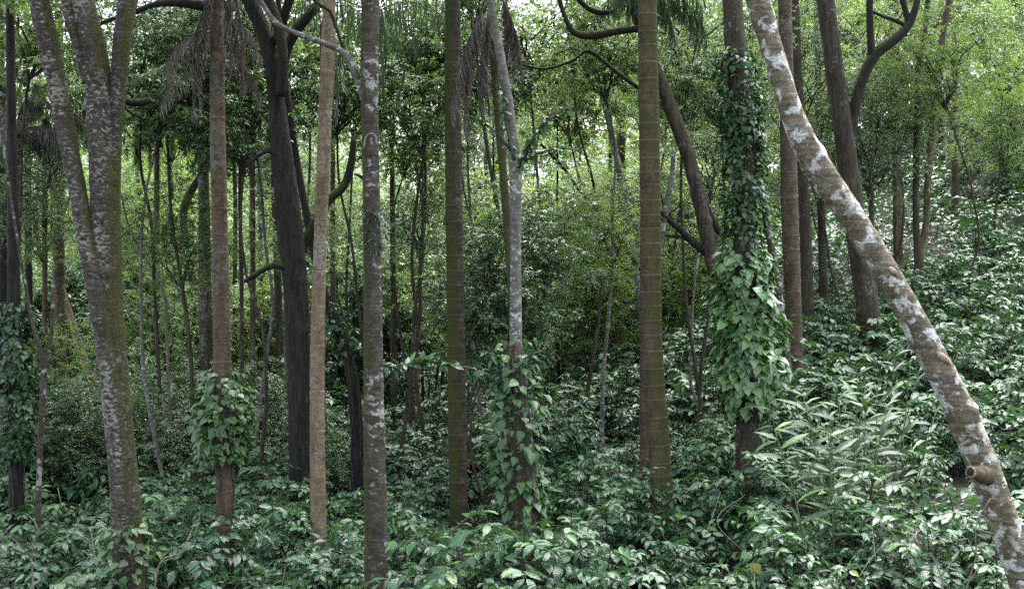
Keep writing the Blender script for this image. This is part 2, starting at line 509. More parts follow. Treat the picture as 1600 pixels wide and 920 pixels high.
# ------------------------------------------------------------------ leaf templates
def strip_leaf(prof, curl=0.0, fold=0.12, wave=0.0, tip=0.0, petiole=0.0):
    """prof: list of (u, half width). returns template along +x, normal +z, unit length"""
    V, UV = [], []
    us = [p[0] for p in prof]
    k = len(prof)
    rows = []
    for i, (u, hw) in enumerate(prof):
        z = -curl * u * u
        x = petiole + (1 - petiole) * u
        if hw <= 1e-6:
            rows.append([len(V)])
            V.append((x, 0, z)); UV.append((u, 0.5))
        else:
            b = len(V)
            wz = wave * math.sin(i * 2.4)
            rows.append([b, b + 1, b + 2])
            V += [(x, hw, z + fold * hw + wz), (x, 0, z), (x, -hw, z + fold * hw - wz)]
            UV += [(u, 1.0), (u, 0.5), (u, 0.0)]
    L, C = [], []
    for a, b in zip(rows[:-1], rows[1:]):
        if len(a) == 1 and len(b) == 3:
            L += [a[0], b[1], b[0], a[0], b[2], b[1]]; C += [3, 3]
        elif len(a) == 3 and len(b) == 3:
            L += [a[1], b[1], b[0], a[0], a[2], b[2], b[1], a[1]]; C += [4, 4]
        elif len(a) == 3 and len(b) == 1:
            L += [a[1], b[0], a[0], a[2], b[0], a[1]]; C += [3, 3]
    V = np.array(V, float); UV = np.array(UV, np.float32)
    L = np.array(L, np.int32); C = np.array(C, np.int32)
    return V, L, C, UV[L]

COFFEE_T = [strip_leaf([(0, 0), (0.14, 0.10), (0.38, 0.215), (0.66, 0.19), (0.87, 0.075), (1, 0)], curl=c, fold=f, wave=wv, petiole=.06)
            for c, f, wv in ((0.10, 0.25, 0.012), (0.22, 0.35, -0.015), (0.32, 0.15, 0.02), (0.16, 0.45, 0.016), (0.42, 0.3, -0.012), (0.02, 0.2, 0.02))]
PEPPER_T = [strip_leaf([(0, 0.0), (0.02, 0.17), (0.16, 0.34), (0.38, 0.37), (0.65, 0.24), (0.86, 0.09), (1, 0)], curl=c, fold=f, wave=wv)
            for c, f, wv in ((0.15, 0.2, 0.01), (0.3, 0.3, -0.02), (0.05, 0.12, 0.02), (0.4, 0.35, 0.0))]
GINGER_T = [strip_leaf([(0, 0.012), (0.12, 0.06), (0.35, 0.10), (0.6, 0.095), (0.82, 0.05), (1, 0)], curl=c, fold=f, wave=0.006)
            for c, f in ((0.25, 0.2), (0.5, 0.15), (0.12, 0.25), (0.7, 0.15))]
SMALL_T = [strip_leaf([(0, 0), (0.45, 0.21), (1, 0)], curl=c, fold=f) for c, f in ((0.1, 0.3), (0.3, 0.4))]
_fl = np.array([0, 3, 1, 0, 2, 3], np.int32)
FAR_T = (np.array([[0, 0, 0], [.42, .24, .02], [.42, -.24, .02], [1, 0, -.2]], float), _fl, np.array([3, 3], np.int32), np.array([[0, .5], [.42, 1], [.42, 0], [1, .5]], np.float32)[_fl])
LANCE_T = strip_leaf([(0, 0.01), (0.35, 0.055), (0.7, 0.045), (1, 0)], curl=0.35, fold=0.4)
DEADLET_T = strip_leaf([(0, 0.008), (0.4, 0.03), (1, 0)], curl=0.25, fold=1.2)

def leaf_arrays(mb, tpls, rng, Pos, X, N, S, T, mi=0):
    which = rng.integers(0, len(tpls), len(Pos))
    for i, t in enumerate(tpls):
        k = which == i
        mb.leaves(t, Pos[k], X[k], N[k], S[k], T[k], mi)

def single_leaf_meshes(name, tpls, mat):
    res = []
    for i, t in enumerate(tpls):
        for tn in (0.15, 0.45, 0.8):
            mb = MB()
            mb.leaves(t, np.zeros((1, 3)), np.array([[1.0, 0, 0]]), np.array([[0, 0, 1.0]]), np.ones(1), np.array([tn]))
            res.append(mb.mesh(name, [mat]))
    return res

def leaf_objects(meshes, rng, parent, Pos, X, N, S, name='leaf'):
    X = norm(X)
    N = norm(N - (N * X).sum(-1, keepdims=True) * X)
    Y = np.cross(N, X)
    for p, x, y, n, s in zip(Pos, X, Y, N, S):
        o = bpy.data.objects.new(name, meshes[rng.integers(0, len(meshes))])
        COL.objects.link(o)
        o.parent = parent
        o.matrix_local = Matrix(((x[0] * s, y[0] * s, n[0] * s, p[0]), (x[1] * s, y[1] * s, n[1] * s, p[1]),
                                 (x[2] * s, y[2] * s, n[2] * s, p[2]), (0, 0, 0, 1)))

# ------------------------------------------------------------------ curves
def resample(pts, step):
    """Catmull-Rom through rows (x,y,z,r,...) resampled at about `step` metres"""
    p = np.asarray(pts, float)
    if len(p) < 2:
        return p
    ext = np.vstack([2 * p[0] - p[1], p, 2 * p[-1] - p[-2]])
    out = []
    for i in range(1, len(ext) - 2):
        p0, p1, p2, p3 = ext[i - 1], ext[i], ext[i + 1], ext[i + 2]
        k = max(2, int(np.linalg.norm(p2[:3] - p1[:3]) / step))
        t = np.linspace(0, 1, k, endpoint=False)[:, None]
        out.append(0.5 * ((2 * p1) + (-p0 + p2) * t + (2 * p0 - 5 * p1 + 4 * p2 - p3) * t ** 2 + (-p0 + 3 * p1 - 3 * p2 + p3) * t ** 3))
    out.append(p[-1:])
    return np.vstack(out)

def smooth_noise(rng, k, seg, kn=10, ka=4, amp=0.08):
    """periodic-in-angle random field of shape (k, seg)"""
    a = np.linspace(0, 2 * np.pi, seg, endpoint=False)[None, :]
    t = np.linspace(0, 1, k)[:, None]
    f = np.zeros((k, seg))
    for _ in range(kn):
        m = rng.integers(1, ka + 1)
        f += rng.normal() * np.cos(m * a + rng.uniform(0, 6.3) + rng.uniform(-14, 14) * t) / (m ** .6)
    return 1 + amp * f / math.sqrt(kn)

def bark_tube(mb, path, rng, seg=20, step=0.06, mi=0, amp=0.05, origin=None, knots=0):
    q = resample(path, step)
    jit = smooth_noise(rng, len(q), seg, amp=amp)
    jit += rng.normal(0, amp * 0.22, jit.shape)
    if knots:
        for _ in range(knots):
            i0 = rng.integers(0, len(q)); j0 = rng.integers(0, seg)
            ii = np.arange(len(q))[:, None]; jj = np.arange(seg)[None, :]
            dj = np.minimum(abs(jj - j0), seg - abs(jj - j0))
            jit += rng.uniform(.08, .22) * np.exp(-(((ii - i0) * step / 0.05) ** 2) - (dj / (seg * .09)) ** 2)
    pts = q[:, :3] - (0 if origin is None else origin)
    mb.tube(pts, q[:, 3], seg, mi, 0.5, jit)

def palm_tube(mb, path, rng, origin, gap=0.19, seg=20, mi=0, proud=0.035):
    """palm stem with leaf-scar rings: every internode flares a little and ends in a scar"""
    q = resample(path, 0.03)
    s = np.concatenate([[0], np.cumsum(np.linalg.norm(np.diff(q[:, :3], axis=0), axis=1))])
    st, rr, rg = [], [], []
    z = 0.0
    while z < s[-1] - gap * 1.4:
        g = gap * rng.uniform(0.75, 1.2)
        rm_ = max(0.0, rng.uniform(-.2, 1.0))
        for f, r_, m_ in ((0.0, 1 - proud * .4, 1.0), (0.04, 1.0 - proud * .2, 0.0), (0.5, 1.0, 0.0), (0.90, 1 + proud * .3, 0.0), (0.965, 1 + proud, 0.15), (0.99, 1 + proud * .5, 1.0)):
            st.append(z + f * g); rr.append(r_); rg.append(m_ * rm_)
        z += g
    st = np.array(st)
    pts = np.stack([np.interp(st, s, q[:, i]) for i in range(3)], -1) - origin
    rad = np.interp(st, s, q[:, 3]) * np.array(rr)
    jit = smooth_noise(rng, len(st), seg, amp=0.03) * (1 + .025 * np.sin(st * 1.7 + rng.uniform(0, 6)) + rng.normal(0, .008, len(st)))[:, None]
    # rings are not quite level: tilt each one a little
    mb.tube(pts, rad, seg, mi, 0.5, jit, np.array(rg))

def px_path(pts, d, base=True, top=None, dd=None, ww=1.0):
    """pts: (px, py, width px[, extra depth]) from top to bottom -> rows (x,y,z,r) from bottom to top"""
    rows = []
    for p in pts:
        dep = d + (p[3] if len(p) > 3 else 0.0)
        v = P(p[0], p[1], dep)
        rows.append([*v, 0.5 * p[2] * dep / F * ww])
    rows = rows[::-1]
    if base:
        a, b = np.array(rows[0]), np.array(rows[1])
        dirv = (a[:3] - b[:3]) / np.linalg.norm(a[:3] - b[:3])
        g = gz(a[0], a[1]) - 0.25
        if a[2] > g + .05:
            t = (g - a[2]) / min(dirv[2], -0.3)
            e = a[:3] + dirv * t
            e[2] = g
            rows.insert(0, [*e, a[3] * 1.12])
    if top is not None:
        a, b = np.array(rows[-1]), np.array(rows[-2])
        dirv = (a[:3] - b[:3]) / np.linalg.norm(a[:3] - b[:3])
        h = top - a[2]
        for f in (0.35, 0.7, 1.0):
            e = a[:3] + np.array([dirv[0] / max(dirv[2], .3) * (1 - f * .4), dirv[1] / max(dirv[2], .3), 1.0]) * h * f
            rows.append([*e, a[3] * (1 - 0.35 * f)])
    return np.array(rows)

# ------------------------------------------------------------------ ground
def build_ground():
    xs = np.concatenate([np.linspace(-400, -45, 12)[:-1], np.linspace(-45, 60, 150), np.linspace(60, 400, 12)[1:]])
    ys = np.concatenate([np.linspace(-60, -4, 10)[:-1], np.linspace(-4, 90, 140), np.linspace(90, 600, 14)[1:]])
    X, Y = np.meshgrid(xs, ys)
    Z = ground_z(X, Y)
    V = np.stack([X, Y, Z], -1).reshape(-1, 3)
    nx, ny = len(xs), len(ys)
    i = np.arange(ny - 1)[:, None]; j = np.arange(nx - 1)[None, :]
    q = np.stack([i * nx + j, i * nx + j + 1, (i + 1) * nx + j + 1, (i + 1) * nx + j], -1).reshape(-1, 4)
    mb = MB()
    mb.add(V, q.ravel(), np.full(len(q), 4))
    o = link('ground', mb.mesh('ground', [M['soil']]))
    o['kind'] = 'structure'
    o['label'] = 'dark leaf-littered soil of the hillside under the coffee shrubs'
build_ground()

# ------------------------------------------------------------------ coffee shrubs
def coffee_data(rng, h=1.35, spread=0.72, nstem=3, density=1.0):
    tubes, Pn, Xn, Nn, Sn, Tn = [], [], [], [], [], []
    UP = np.array([0, 0, 1.0])
    for s in range(nstem):
        az = rng.uniform(0, 6.28)
        off = np.array([math.cos(az), math.sin(az), 0]) * rng.uniform(0.03, 0.14)
        lean = np.array([math.cos(az), math.sin(az), 0]) * rng.uniform(0.05, 0.32)
        hs = h * rng.uniform(0.72, 1.05)
        t = np.linspace(0, 1, 6)[:, None]
        sp = off - np.array([0, 0, .1]) + UP * t * (hs + .1) + lean * t ** 1.5
        tubes.append((sp, np.linspace(0.017, 0.006, 6)))
        z = hs * 0.22
        k = 0
        while z < hs:
            f = z / hs
            base = off + UP * z + lean * f ** 1.5
            for sgn in (0, math.pi):
                if rng.random() > 0.92 * density:
                    continue
                a = az + k * 1.75 + sgn + rng.normal(0, 0.3)
                L = spread * (0.95 - 0.62 * f ** 1.8) * rng.uniform(0.65, 1.15)
                el = 0.25 + 0.75 * f + rng.normal(0, .12)
                dh = np.array([math.cos(a), math.sin(a), 0])
                droop = rng.uniform(0.45, 0.85)
                tt = np.linspace(0, 1, 6)[:, None]
                bp = base + dh * L * (tt - .12 * tt ** 2) + UP * L * (el * tt - droop * tt ** 2)
                tubes.append((bp, np.linspace(0.0055, 0.002, 6)))
                side = np.array([-dh[1], dh[0], 0])
                npair = max(3, int(L * (1 - 0.2) / rng.uniform(0.060, 0.076)))
                for i in range(npair + 1):
                    u = 0.2 + 0.8 * i / npair
                    p = base + dh * L * (u - .12 * u * u) + UP * L * (el * u - droop * u * u)
                    tg = dh + UP * (el - 2 * droop * u)
                    tg = tg / np.linalg.norm(tg)
                    for sg in (-1, 1):
                        if rng.random() < 0.07:
                            continue
                        fw = 0.45 + 0.6 * (i == npair) + rng.normal(0, .12)
                        x = tg * fw + side * sg * 0.85 + UP * rng.normal(-0.12, 0.18)
                        n = UP * 1.0 + dh * 0.3 + rng.normal(0, 0.3, 3)
                        Pn.append(p); Xn.append(x); Nn.append(n)
                        Sn.append(rng.uniform(0.09, 0.168) * (0.7 if i >= npair - 1 else 1.0))
                        Tn.append(rng.random() ** 1.4 * (1.0 if i < npair - 1 else 1.0) * .55 + (.3 if i == npair and rng.random() < .5 else 0))
            z += rng.uniform(0.07, 0.115)
            k += 1
    return tubes, np.array(Pn), np.array(Xn), np.array(Nn), np.array(Sn), np.array(Tn)

def coffee_meshes(rng, **kw):
    tubes, Pn, Xn, Nn, Sn, Tn = coffee_data(rng, **kw)
    a = MB()
    for p, r in tubes:
        a.tube(p, r, 4, cap=False)
    b = MB()
    leaf_arrays(b, COFFEE_T, rng, Pn, Xn, Nn, Sn, Tn)
    return a.mesh('coffee_stems', [M['twig']]), b.mesh('coffee_foliage', [M['coffee']])

TRUNK_BASES = []      # (x, y, clearance) filled by the trees below, used to keep shrubs off the stems

# ------------------------------------------------------------------ tree crowns (shared between trees)
def crown_meshes(seed, rx, rz, nclu, per, leaf, mat, tpl=SMALL_T, flat=0.6, low=0.0, gap=0.30, droop=0.25, twigmat='twig', limb=0.06, hang=False):
    """crown whose trunk top sits at the origin; branches run out to leaf sprays placed through the volume"""
    rng = np.random.default_rng(seed)
    # cluster centres in an uneven ellipsoid, denser towards the outside, with empty pockets
    pockets = rng.normal(0, 1, (7, 3)) * np.array([rx, rx, rz]) * .62 + np.array([0, 0, rz * (1 - low)])
    lob = rng.normal(0, 1, (6, 3)); lob = norm(lob)
    C = []
    while len(C) < nclu:
        d = norm(rng.normal(0, 1, 3))
        r = rng.random() ** 0.45
        bump = 1 + 0.35 * np.max(lob @ d) - .25
        c = d * r * bump * np.array([rx, rx, rz]) + np.array([0, 0, rz * (1 - low)])
        if np.min(np.linalg.norm((c - pockets) / np.array([rx, rx, rz]), axis=1)) < gap:
            continue
        C.append(c)
    C = np.array(C)
    tw = MB()
    nl = 9
    tips = []
    for i in range(nl):
        a = i * 2.4 + rng.uniform(-.4, .4)
        rr = rng.uniform(0.45, 0.8)
        tip = np.array([math.cos(a) * rx * rr, math.sin(a) * rx * rr, rz * (1 - low) + rz * rng.uniform(-0.45, 0.75)])
        t = np.linspace(0, 1, 8)[:, None]
        mid = tip * np.array([.35, .35, .62]) + rng.normal(0, .12, 3) * rx
        start = np.array([0, 0, -rz * .15 * rng.random()])
        path = (1 - t) ** 2 * start + 2 * t * (1 - t) * mid + t ** 2 * tip
        path[1:-1] += rng.normal(0, .035 * rx, (6, 3))
        tw.tube(path, np.linspace(limb, limb * .28, 8), 6, cap=False)
        tips.append(path)
    allp = np.vstack([p[2:] for p in tips])
    f = MB()
    Pn, Xn, Nn, Sn, Tn = [], [], [], [], []
    UP = np.array([0, 0, 1.0])
    for c in C:
        j = np.argmin(np.linalg.norm(allp - c, axis=1))
        s0 = allp[j]
        t = np.linspace(0, 1, 5)[:, None]
        sag = np.array([0, 0, -0.15 * np.linalg.norm(c - s0)])
        pth = s0 + (c - s0) * t + sag * (t * (1 - t)) * 4 * rng.uniform(-1, 1) + rng.normal(0, .03, (5, 3)) * rx * (t * (1 - t)) * 4
        tw.tube(pth, np.linspace(limb * .22, limb * .07, 5), 4, cap=False)
        out = norm(c - s0 + rng.normal(0, .3, 3)) * np.array([1, 1, .55])
        # the spray: several twiglets with leaves along them
        k = int(per * rng.uniform(0.6, 1.4))
        ntw = 6
        dirs = norm(out + rng.normal(0, 0.75, (ntw, 3)) * np.array([1, 1, flat]) + np.array([0, 0, -0.55 if hang else 0]))
        ln = rng.uniform(0.35, 0.75, ntw) * (rx * .26 + .12)
        for d_, l_ in zip(dirs, ln):
            kk = max(2, k // ntw)
            u = np.sort(rng.uniform(0.08, 1.0, kk))
            p = c + d_ * l_ * u[:, None] + np.array([0, 0, -droop]) * l_ * (u ** 2)[:, None]
            sidev = norm(np.cross(d_, UP) + 1e-6)
            sg = np.where(np.arange(kk) % 2 == 0, 1.0, -1.0)[:, None]
            x = d_ * 0.6 + sidev * sg * 0.8 + rng.normal(0, .3, (kk, 3)) - UP * (.9 if hang else .22)
            n = UP + rng.normal(0, .42, (kk, 3)) + out * .25
            Pn.append(p); Xn.append(x); Nn.append(n)
            Sn.append(leaf * rng.uniform(0.65, 1.25, kk))
            Tn.append(rng.random(kk) * .5)
    Pn, Xn, Nn, Sn, Tn = map(np.concatenate, (Pn, Xn, Nn, Sn, Tn))
    leaf_arrays(f, tpl, rng, Pn, Xn, Nn, Sn, Tn)
    return tw.mesh('crown_branches', [M[twigmat]]), f.mesh('crown_foliage', [M[mat]])

CROWN = {
    'a1': crown_meshes(11, 2.6, 2.0, 270, 85, 0.075, 'canopy_a', low=.3, limb=.035),
    'a2': crown_meshes(12, 2.2, 2.4, 260, 85, 0.070, 'canopy_a', low=.3, gap=.36, limb=.032),
    'a3': crown_meshes(13, 3.0, 1.6, 270, 85, 0.078, 'canopy_a', low=.3, limb=.035),
    'b1': crown_meshes(21, 2.6, 1.9, 250, 80, 0.085, 'canopy_b', low=.3, gap=.34, limb=.035),
    'b2': crown_meshes(22, 2.2, 2.2, 240, 85, 0.080, 'canopy_b', low=.3, limb=.032),
    'b3': crown_meshes(23, 3.0, 1.7, 260, 80, 0.085, 'canopy_b', low=.3, gap=.36, limb=.035),
    'c1': crown_meshes(31, 2.4, 1.9, 220, 80, 0.09, 'canopy_c', low=.3, gap=.34, limb=.03),
    'c2': crown_meshes(32, 2.0, 2.0, 200, 80, 0.085, 'canopy_c', low=.3, limb=.03),
    'u1': crown_meshes(51, 1.3, 1.5, 210, 75, 0.075, 'canopy_a', low=.25, limb=.022),
    'u2': crown_meshes(52, 1.4, 1.4, 190, 70, 0.085, 'canopy_b', low=.25, limb=.022),
    'u3': crown_meshes(53, 1.2, 1.6, 170, 65, 0.095, 'canopy_c', low=.25, limb=.022),
    'u4': crown_meshes(54, 1.5, 1.2, 170, 65, 0.13, 'coffee_far', low=.25, limb=.022),
    'd1': crown_meshes(71, 2.0, 1.5, 170, 60, 0.13, 'canopy_a', low=.3, limb=.03, gap=.34),
    'd2': crown_meshes(72, 1.7, 1.6, 150, 60, 0.12, 'canopy_b', low=.3, limb=.03, gap=.34),
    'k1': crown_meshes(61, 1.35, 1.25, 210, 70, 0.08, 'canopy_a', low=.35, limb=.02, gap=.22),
}

def put_crown(parent, key, loc, sc=(1, 1, 1), rz=0.0, rot=(0, 0)):
    tw, fo = CROWN[key]
    if isinstance(sc, (int, float)):
        sc = (sc, sc, sc)
    a = link('branches', tw, parent, loc)
    b = link('crown', fo, parent, loc)
    for o in (a, b):
        o.rotation_euler = (rot[0], rot[1], rz)
        o.scale = sc
    return b

# ------------------------------------------------------------------ palm fronds
def frond_mesh(rng, L, start, heading, el, droop, nlet, let, mat, hang=0.5, width=1.0, rach=0.012, tpl=LANCE_T, curl=0.0, fall=1.0):
    """feather frond from `start`, arching over; leaflets in two rows hanging by `hang`"""
    mb = MB()
    h = np.array([math.cos(heading), math.sin(heading), 0])
    s = np.array([-h[1], h[0], 0])
    UP = np.array([0, 0, 1.0])
    t = np.linspace(0, 1, 14)
    ang = el - droop * t ** fall
    dl = L / 13
    pts = [np.array(start, float)]
    for a in ang[:-1]:
        pts.append(pts[-1] + (h * math.cos(a) + UP * math.sin(a)) * dl + s * curl * dl)
    pts = np.array(pts)
    mb.tube(pts, np.linspace(rach, rach * .25, 14), 5, mi=0, cap=False, T=.3)
    u = np.linspace(0.14, 1.0, nlet)
    u = np.clip(u + rng.normal(0, .008, nlet), 0.1, 1)
    Pn = np.stack([np.interp(u, t, pts[:, i]) for i in range(3)], -1)
    tg = norm(np.stack([np.interp(u, t, np.gradient(pts[:, i])) for i in range(3)], -1))
    for sg in (-1, 1):
        x = tg * rng.uniform(.35, .7, (nlet, 1)) + s * sg * (1 - hang * .6) - UP * hang + rng.normal(0, .13, (nlet, 3))
        n = UP * .5 + h * .6 + rng.normal(0, .35, (nlet, 3))
        S = let * (1 - .55 * np.abs(u - .45) ** 1.3) * rng.uniform(.75, 1.15, nlet)
        Sv = np.stack([S, S * width, S], -1)
        mb.leaves(tpl, Pn + rng.normal(0, .004, (nlet, 3)), x, n, Sv, rng.random(nlet) * .6, 1)
    return mb.mesh('frond', [M['twig'] if mat != 'frond' else M['green_stem'], M[mat]])

def palm_crown(rng, root, top, n=8, L=1.7):
    me = [frond_mesh(rng, L * rng.uniform(.9, 1.1), (0, 0, 0), 0, R(62), R(105), 36, .5, 'frond', hang=.35) for _ in range(2)]
    for i in range(n):
        o = link('frond', me[i % 2], root, top)
        o.rotation_euler = (0, 0, i * 2.4 + rng.uniform(-.2, .2))

# ------------------------------------------------------------------ foreground and middle trees
RNG = np.random.default_rng(7)
# landmarks that labels can point to: phrase, photo column at the foot, distance
MARKS = [('vine-wrapped dark trunk', 26, 14.5), ('fused three-stemmed tree', 207, 10.8), ('reddish vine-hung palm', 353, 13.3), ('almost black forked tree', 471, 15.6), ('slim tan palm', 498, 12.8),
         ('lichen-spotted tree', 589, 11.0), ('moss-footed dark palm', 717, 15.0), ('pale grey forked tree', 826, 11.7), ('thick olive mossy palm', 1034, 14.0), ('vine-covered tree', 1168, 14.0),
         ('brown ringed palm', 1242, 17.0), ('dark trunk with rising side limb', 1362, 20.0), ('slim dark slope palm', 1404, 28.0), ('twin thin brown stems', 1437, 24.0), ('leaning lichen trunk', 1632, 8.5), ('lichen-white slope trunk', 1488, 37.0)]
MARKS = [(n_, (u_ - 800) / F * d_, d_, u_) for n_, u_, d_ in MARKS]
def near_marks(x, y):
    q = sorted(MARKS, key=lambda m: (m[1] - x) ** 2 + (m[2] - y) ** 2)
    d0 = math.hypot(q[0][1] - x, q[0][2] - y)
    return q[0][0], q[1][0], d0
def column_mark(x, y):
    u = 800 + x / y * F
    c = [m for m in MARKS if m[2] < y - 1 and m[0] != 'leaning lichen trunk']
    return min(c or MARKS, key=lambda m: abs(m[3] - u))[0]

def rel(path, org):
    q = path.copy()
    q[:, :3] -= org
    return q

def tree(name, label, cat, pts, d, mat, top=11.0, crown=None, csc=1.0, seg=20, step=.06, amp=.05, limbs=(), group=None, knots=0, clear=.35, limbmat=None, ww=1.0):
    path = px_path(pts, d, top=top, ww=ww)
    org = np.array([path[0][0], path[0][1], gz(path[0][0], path[0][1])])
    o = thing(name, org, label, cat, group)
    mb = MB()
    bark_tube(mb, path, RNG, seg, step, 0, amp, org, knots)
    link('trunk', mb.mesh('trunk', [M[mat]]), o)
    for lp in limbs:
        ld = lp.get('d', d)
        lpath = px_path(lp['pts'], ld, base=False)
        mb = MB()
        bark_tube(mb, lpath, RNG, 12, step * 1.3, 0, amp * 1.4, org)
        link('limb', mb.mesh('limb', [M[lp.get('mat', limbmat or mat)]]), o)
    if crown:
        tp = path[-1][:3] - org
        put_crown(o, crown, tp, csc, RNG.uniform(0, 6))
    TRUNK_BASES.append((org[0], org[1], clear))
    return o, org, path

def palm(name, label, pts, d, mat, top=12.0, gap=.19, group=None, fronds=8, clear=.3, seg=22):
    path = px_path(pts, d, top=top)
    org = np.array([path[0][0], path[0][1], gz(path[0][0], path[0][1])])
    o = thing(name, org, label, 'palm', group)
    mb = MB()
    palm_tube(mb, path, RNG, org, gap, seg)
    link('trunk', mb.mesh('palm_trunk', [M[mat]]), o)
    if fronds:
        palm_crown(RNG, o, path[-1][:3] - org, fronds)
    TRUNK_BASES.append((org[0], org[1], clear))
    return o, org, path

# -- the big many-stemmed tree at the left
big, borg, bpath = tree('shade_tree', 'thick grey tree of three mossy lichen-speckled stems fused into one trunk', 'tree',
     [(126, -10, 36), (148, 90, 40), (157, 180, 42), (163, 300, 44), (164, 420, 44), (172, 520, 46), (183, 640, 43), (195, 760, 45), (202, 900, 48)],
     10.8, 'bark_big', top=11.5, crown='a1', csc=1.35, seg=28, step=.04, amp=.09, knots=26, clear=.5,
     limbs=[dict(d=10.7, pts=[(56, -30, 26), (72, 50, 28), (87, 120, 27), (104, 210, 28), (116, 270, 27), (132, 360, 29), (149, 440, 30), (161, 520, 30), (174, 610, 28), (188, 720, 26), (196, 860, 26)]),
            dict(d=10.82, mat='bark_big_moss', pts=[(206, -40, 32, .15), (192, 60, 28), (184, 150, 25), (179, 230, 23), (177, 330, 23), (179, 430, 24), (183, 520, 22), (193, 640, 23), (205, 760, 25), (215, 900, 28)]),
            dict(d=10.7, pts=[(20, -420, 14, -2.4), (34, -250, 18, -1.4), (48, -120, 22, -.4), (58, -20, 25)]),
            dict(d=10.82, pts=[(250, -420, 14, -2.2), (228, -220, 20, -1.0), (206, -30, 30, .1)]),
            dict(d=10.75, pts=[(98, -40, 18), (110, 30, 19), (124, 75, 18), (136, 130, 16)]),
            dict(d=10.8, pts=[(72, 158, 4), (84, 175, 8), (98, 200, 9), (108, 225, 7)], mat='bark_dark'),
            dict(d=11.1, pts=[(236, 156, 10), (222, 160, 11), (205, 160, 11), (188, 155, 12)], mat='bark_dark_moss')])

put_crown(big, 'u1', P(20, -420, 8.3) - borg, 1.0, 1.0)  # two extra crowns out of view, added to shade the left foreground
put_crown(big, 'u1', P(250, -420, 8.62) - borg, 1.0, 2.0)

# -- the reddish palm with the skirt of dead fronds
p6, p6o, p6p = palm('areca_palm', 'reddish brown ringed palm draped with grey dead fronds and hung with pepper vine', [(339, -10, 21), (339, 100, 22), (340, 200, 23), (343, 350, 25), (346, 500, 27), (349, 650, 27), (353, 830, 29)], 13.3, 'palm_red', top=10.5)
for i in range(9):
    st = P(339 + RNG.normal(0, 6), RNG.uniform(-60, 40), 13.3 - .09) - p6o
    hd = RNG.uniform(-2.9, -0.2)
    me = frond_mesh(RNG, RNG.uniform(.9, 1.6), st + np.array([math.cos(hd), math.sin(hd), 0]) * .04, hd, R(-60) - RNG.uniform(0, .3), R(22), 42, .26, 'dead', hang=1.5, tpl=DEADLET_T, rach=.008)
    link('dead_frond', me, p6)
for i in range(5):
    st = P(339 + RNG.normal(0, 3), RNG.uniform(20, 120), 13.3 - .02) - p6o
    hd = (RNG.uniform(-.5, .2) if i % 2 else RNG.uniform(2.9, 3.7))
    me = frond_mesh(RNG, RNG.uniform(.7, 1.0), st, hd, R(-10), R(70), 34, .30, 'dead', hang=1.2, tpl=DEADLET_T, rach=.007, width=.7)
    link('dead_frond', me, p6)

# -- the dark tree with heavy limbs
tree('shade_tree', 'almost black fissured tree that forks into heavy mossy limbs', 'tree',
     [(378, -25, 22), (392, 5, 24), (411, 50, 24), (424, 100, 24), (432, 160, 26), (437, 215, 31), (447, 300, 36), (456, 380, 38), (464, 470, 37), (468, 600, 36), (469, 690, 36), (471, 780, 38)], 15.6, 'bark_dark', top=11.5, crown='a3', csc=1.15, seg=24, amp=.08, knots=10,
     limbs=[dict(d=15.4, mat='bark_dark_moss', pts=[(404, -30, 18), (425, 15, 18), (437, 50, 17), (442, 100, 16), (438, 150, 15)]),
            dict(d=15.6, mat='bark_dark_moss', pts=[(468, -50, 14), (452, 0, 15), (441, 35, 15), (430, 70, 16)]),
            dict(d=15.8, mat='bark_dark_moss', pts=[(505, -10, 14), (488, 18, 15), (465, 45, 16), (449, 75, 15), (440, 120, 14)]),
            dict(d=15.9, mat='bark_dark_moss', pts=[(553, 215, 9), (549, 255, 12), (538, 290, 13), (515, 312, 14), (495, 345, 15), (480, 372, 17), (466, 400, 18)]),
            dict(d=15.5, mat='bark_dark_moss', pts=[(382, 440, 5), (395, 432, 8), (410, 422, 9), (428, 414, 10), (448, 418, 11)]),
            dict(d=15.5, mat='bark_dark', pts=[(384, 262, 3), (400, 246, 5), (420, 236, 7), (436, 244, 9)])])

# -- tan palm and lichen-spotted tree
palm('areca_palm', 'slim light tan palm with dark ring scars close to the almost black tree', [(515, -10, 20), (512, 90, 21), (507, 200, 21), (503, 300, 21), (499, 420, 21), (496, 550, 22), (496, 680, 23), (498, 850, 26)], 12.8, 'palm_tan', top=10, gap=.26)
t9, t9o, t9p = tree('shade_tree', 'slender brown tree spotted with white lichen and a tuft of ferns at mid height', 'tree',
     [(578, -10, 27), (577, 70, 28), (577, 160, 27), (579, 260, 27), (581, 350, 28), (583, 450, 29), (584, 560, 30), (586, 680, 33), (588, 790, 36), (589, 910, 38)], 11.0, 'bark_spotted', top=12, crown='u2', csc=1.0, seg=24, step=.04, amp=.06, knots=22,
     limbs=[dict(d=11.05, pts=[(548, 98, 10), (556, 120, 10), (566, 150, 9), (575, 175, 8)], mat='bark_pale'),
            dict(d=11.0, pts=[(553, 272, 3), (562, 275, 5), (572, 281, 8)], mat='bark_dark_moss')])
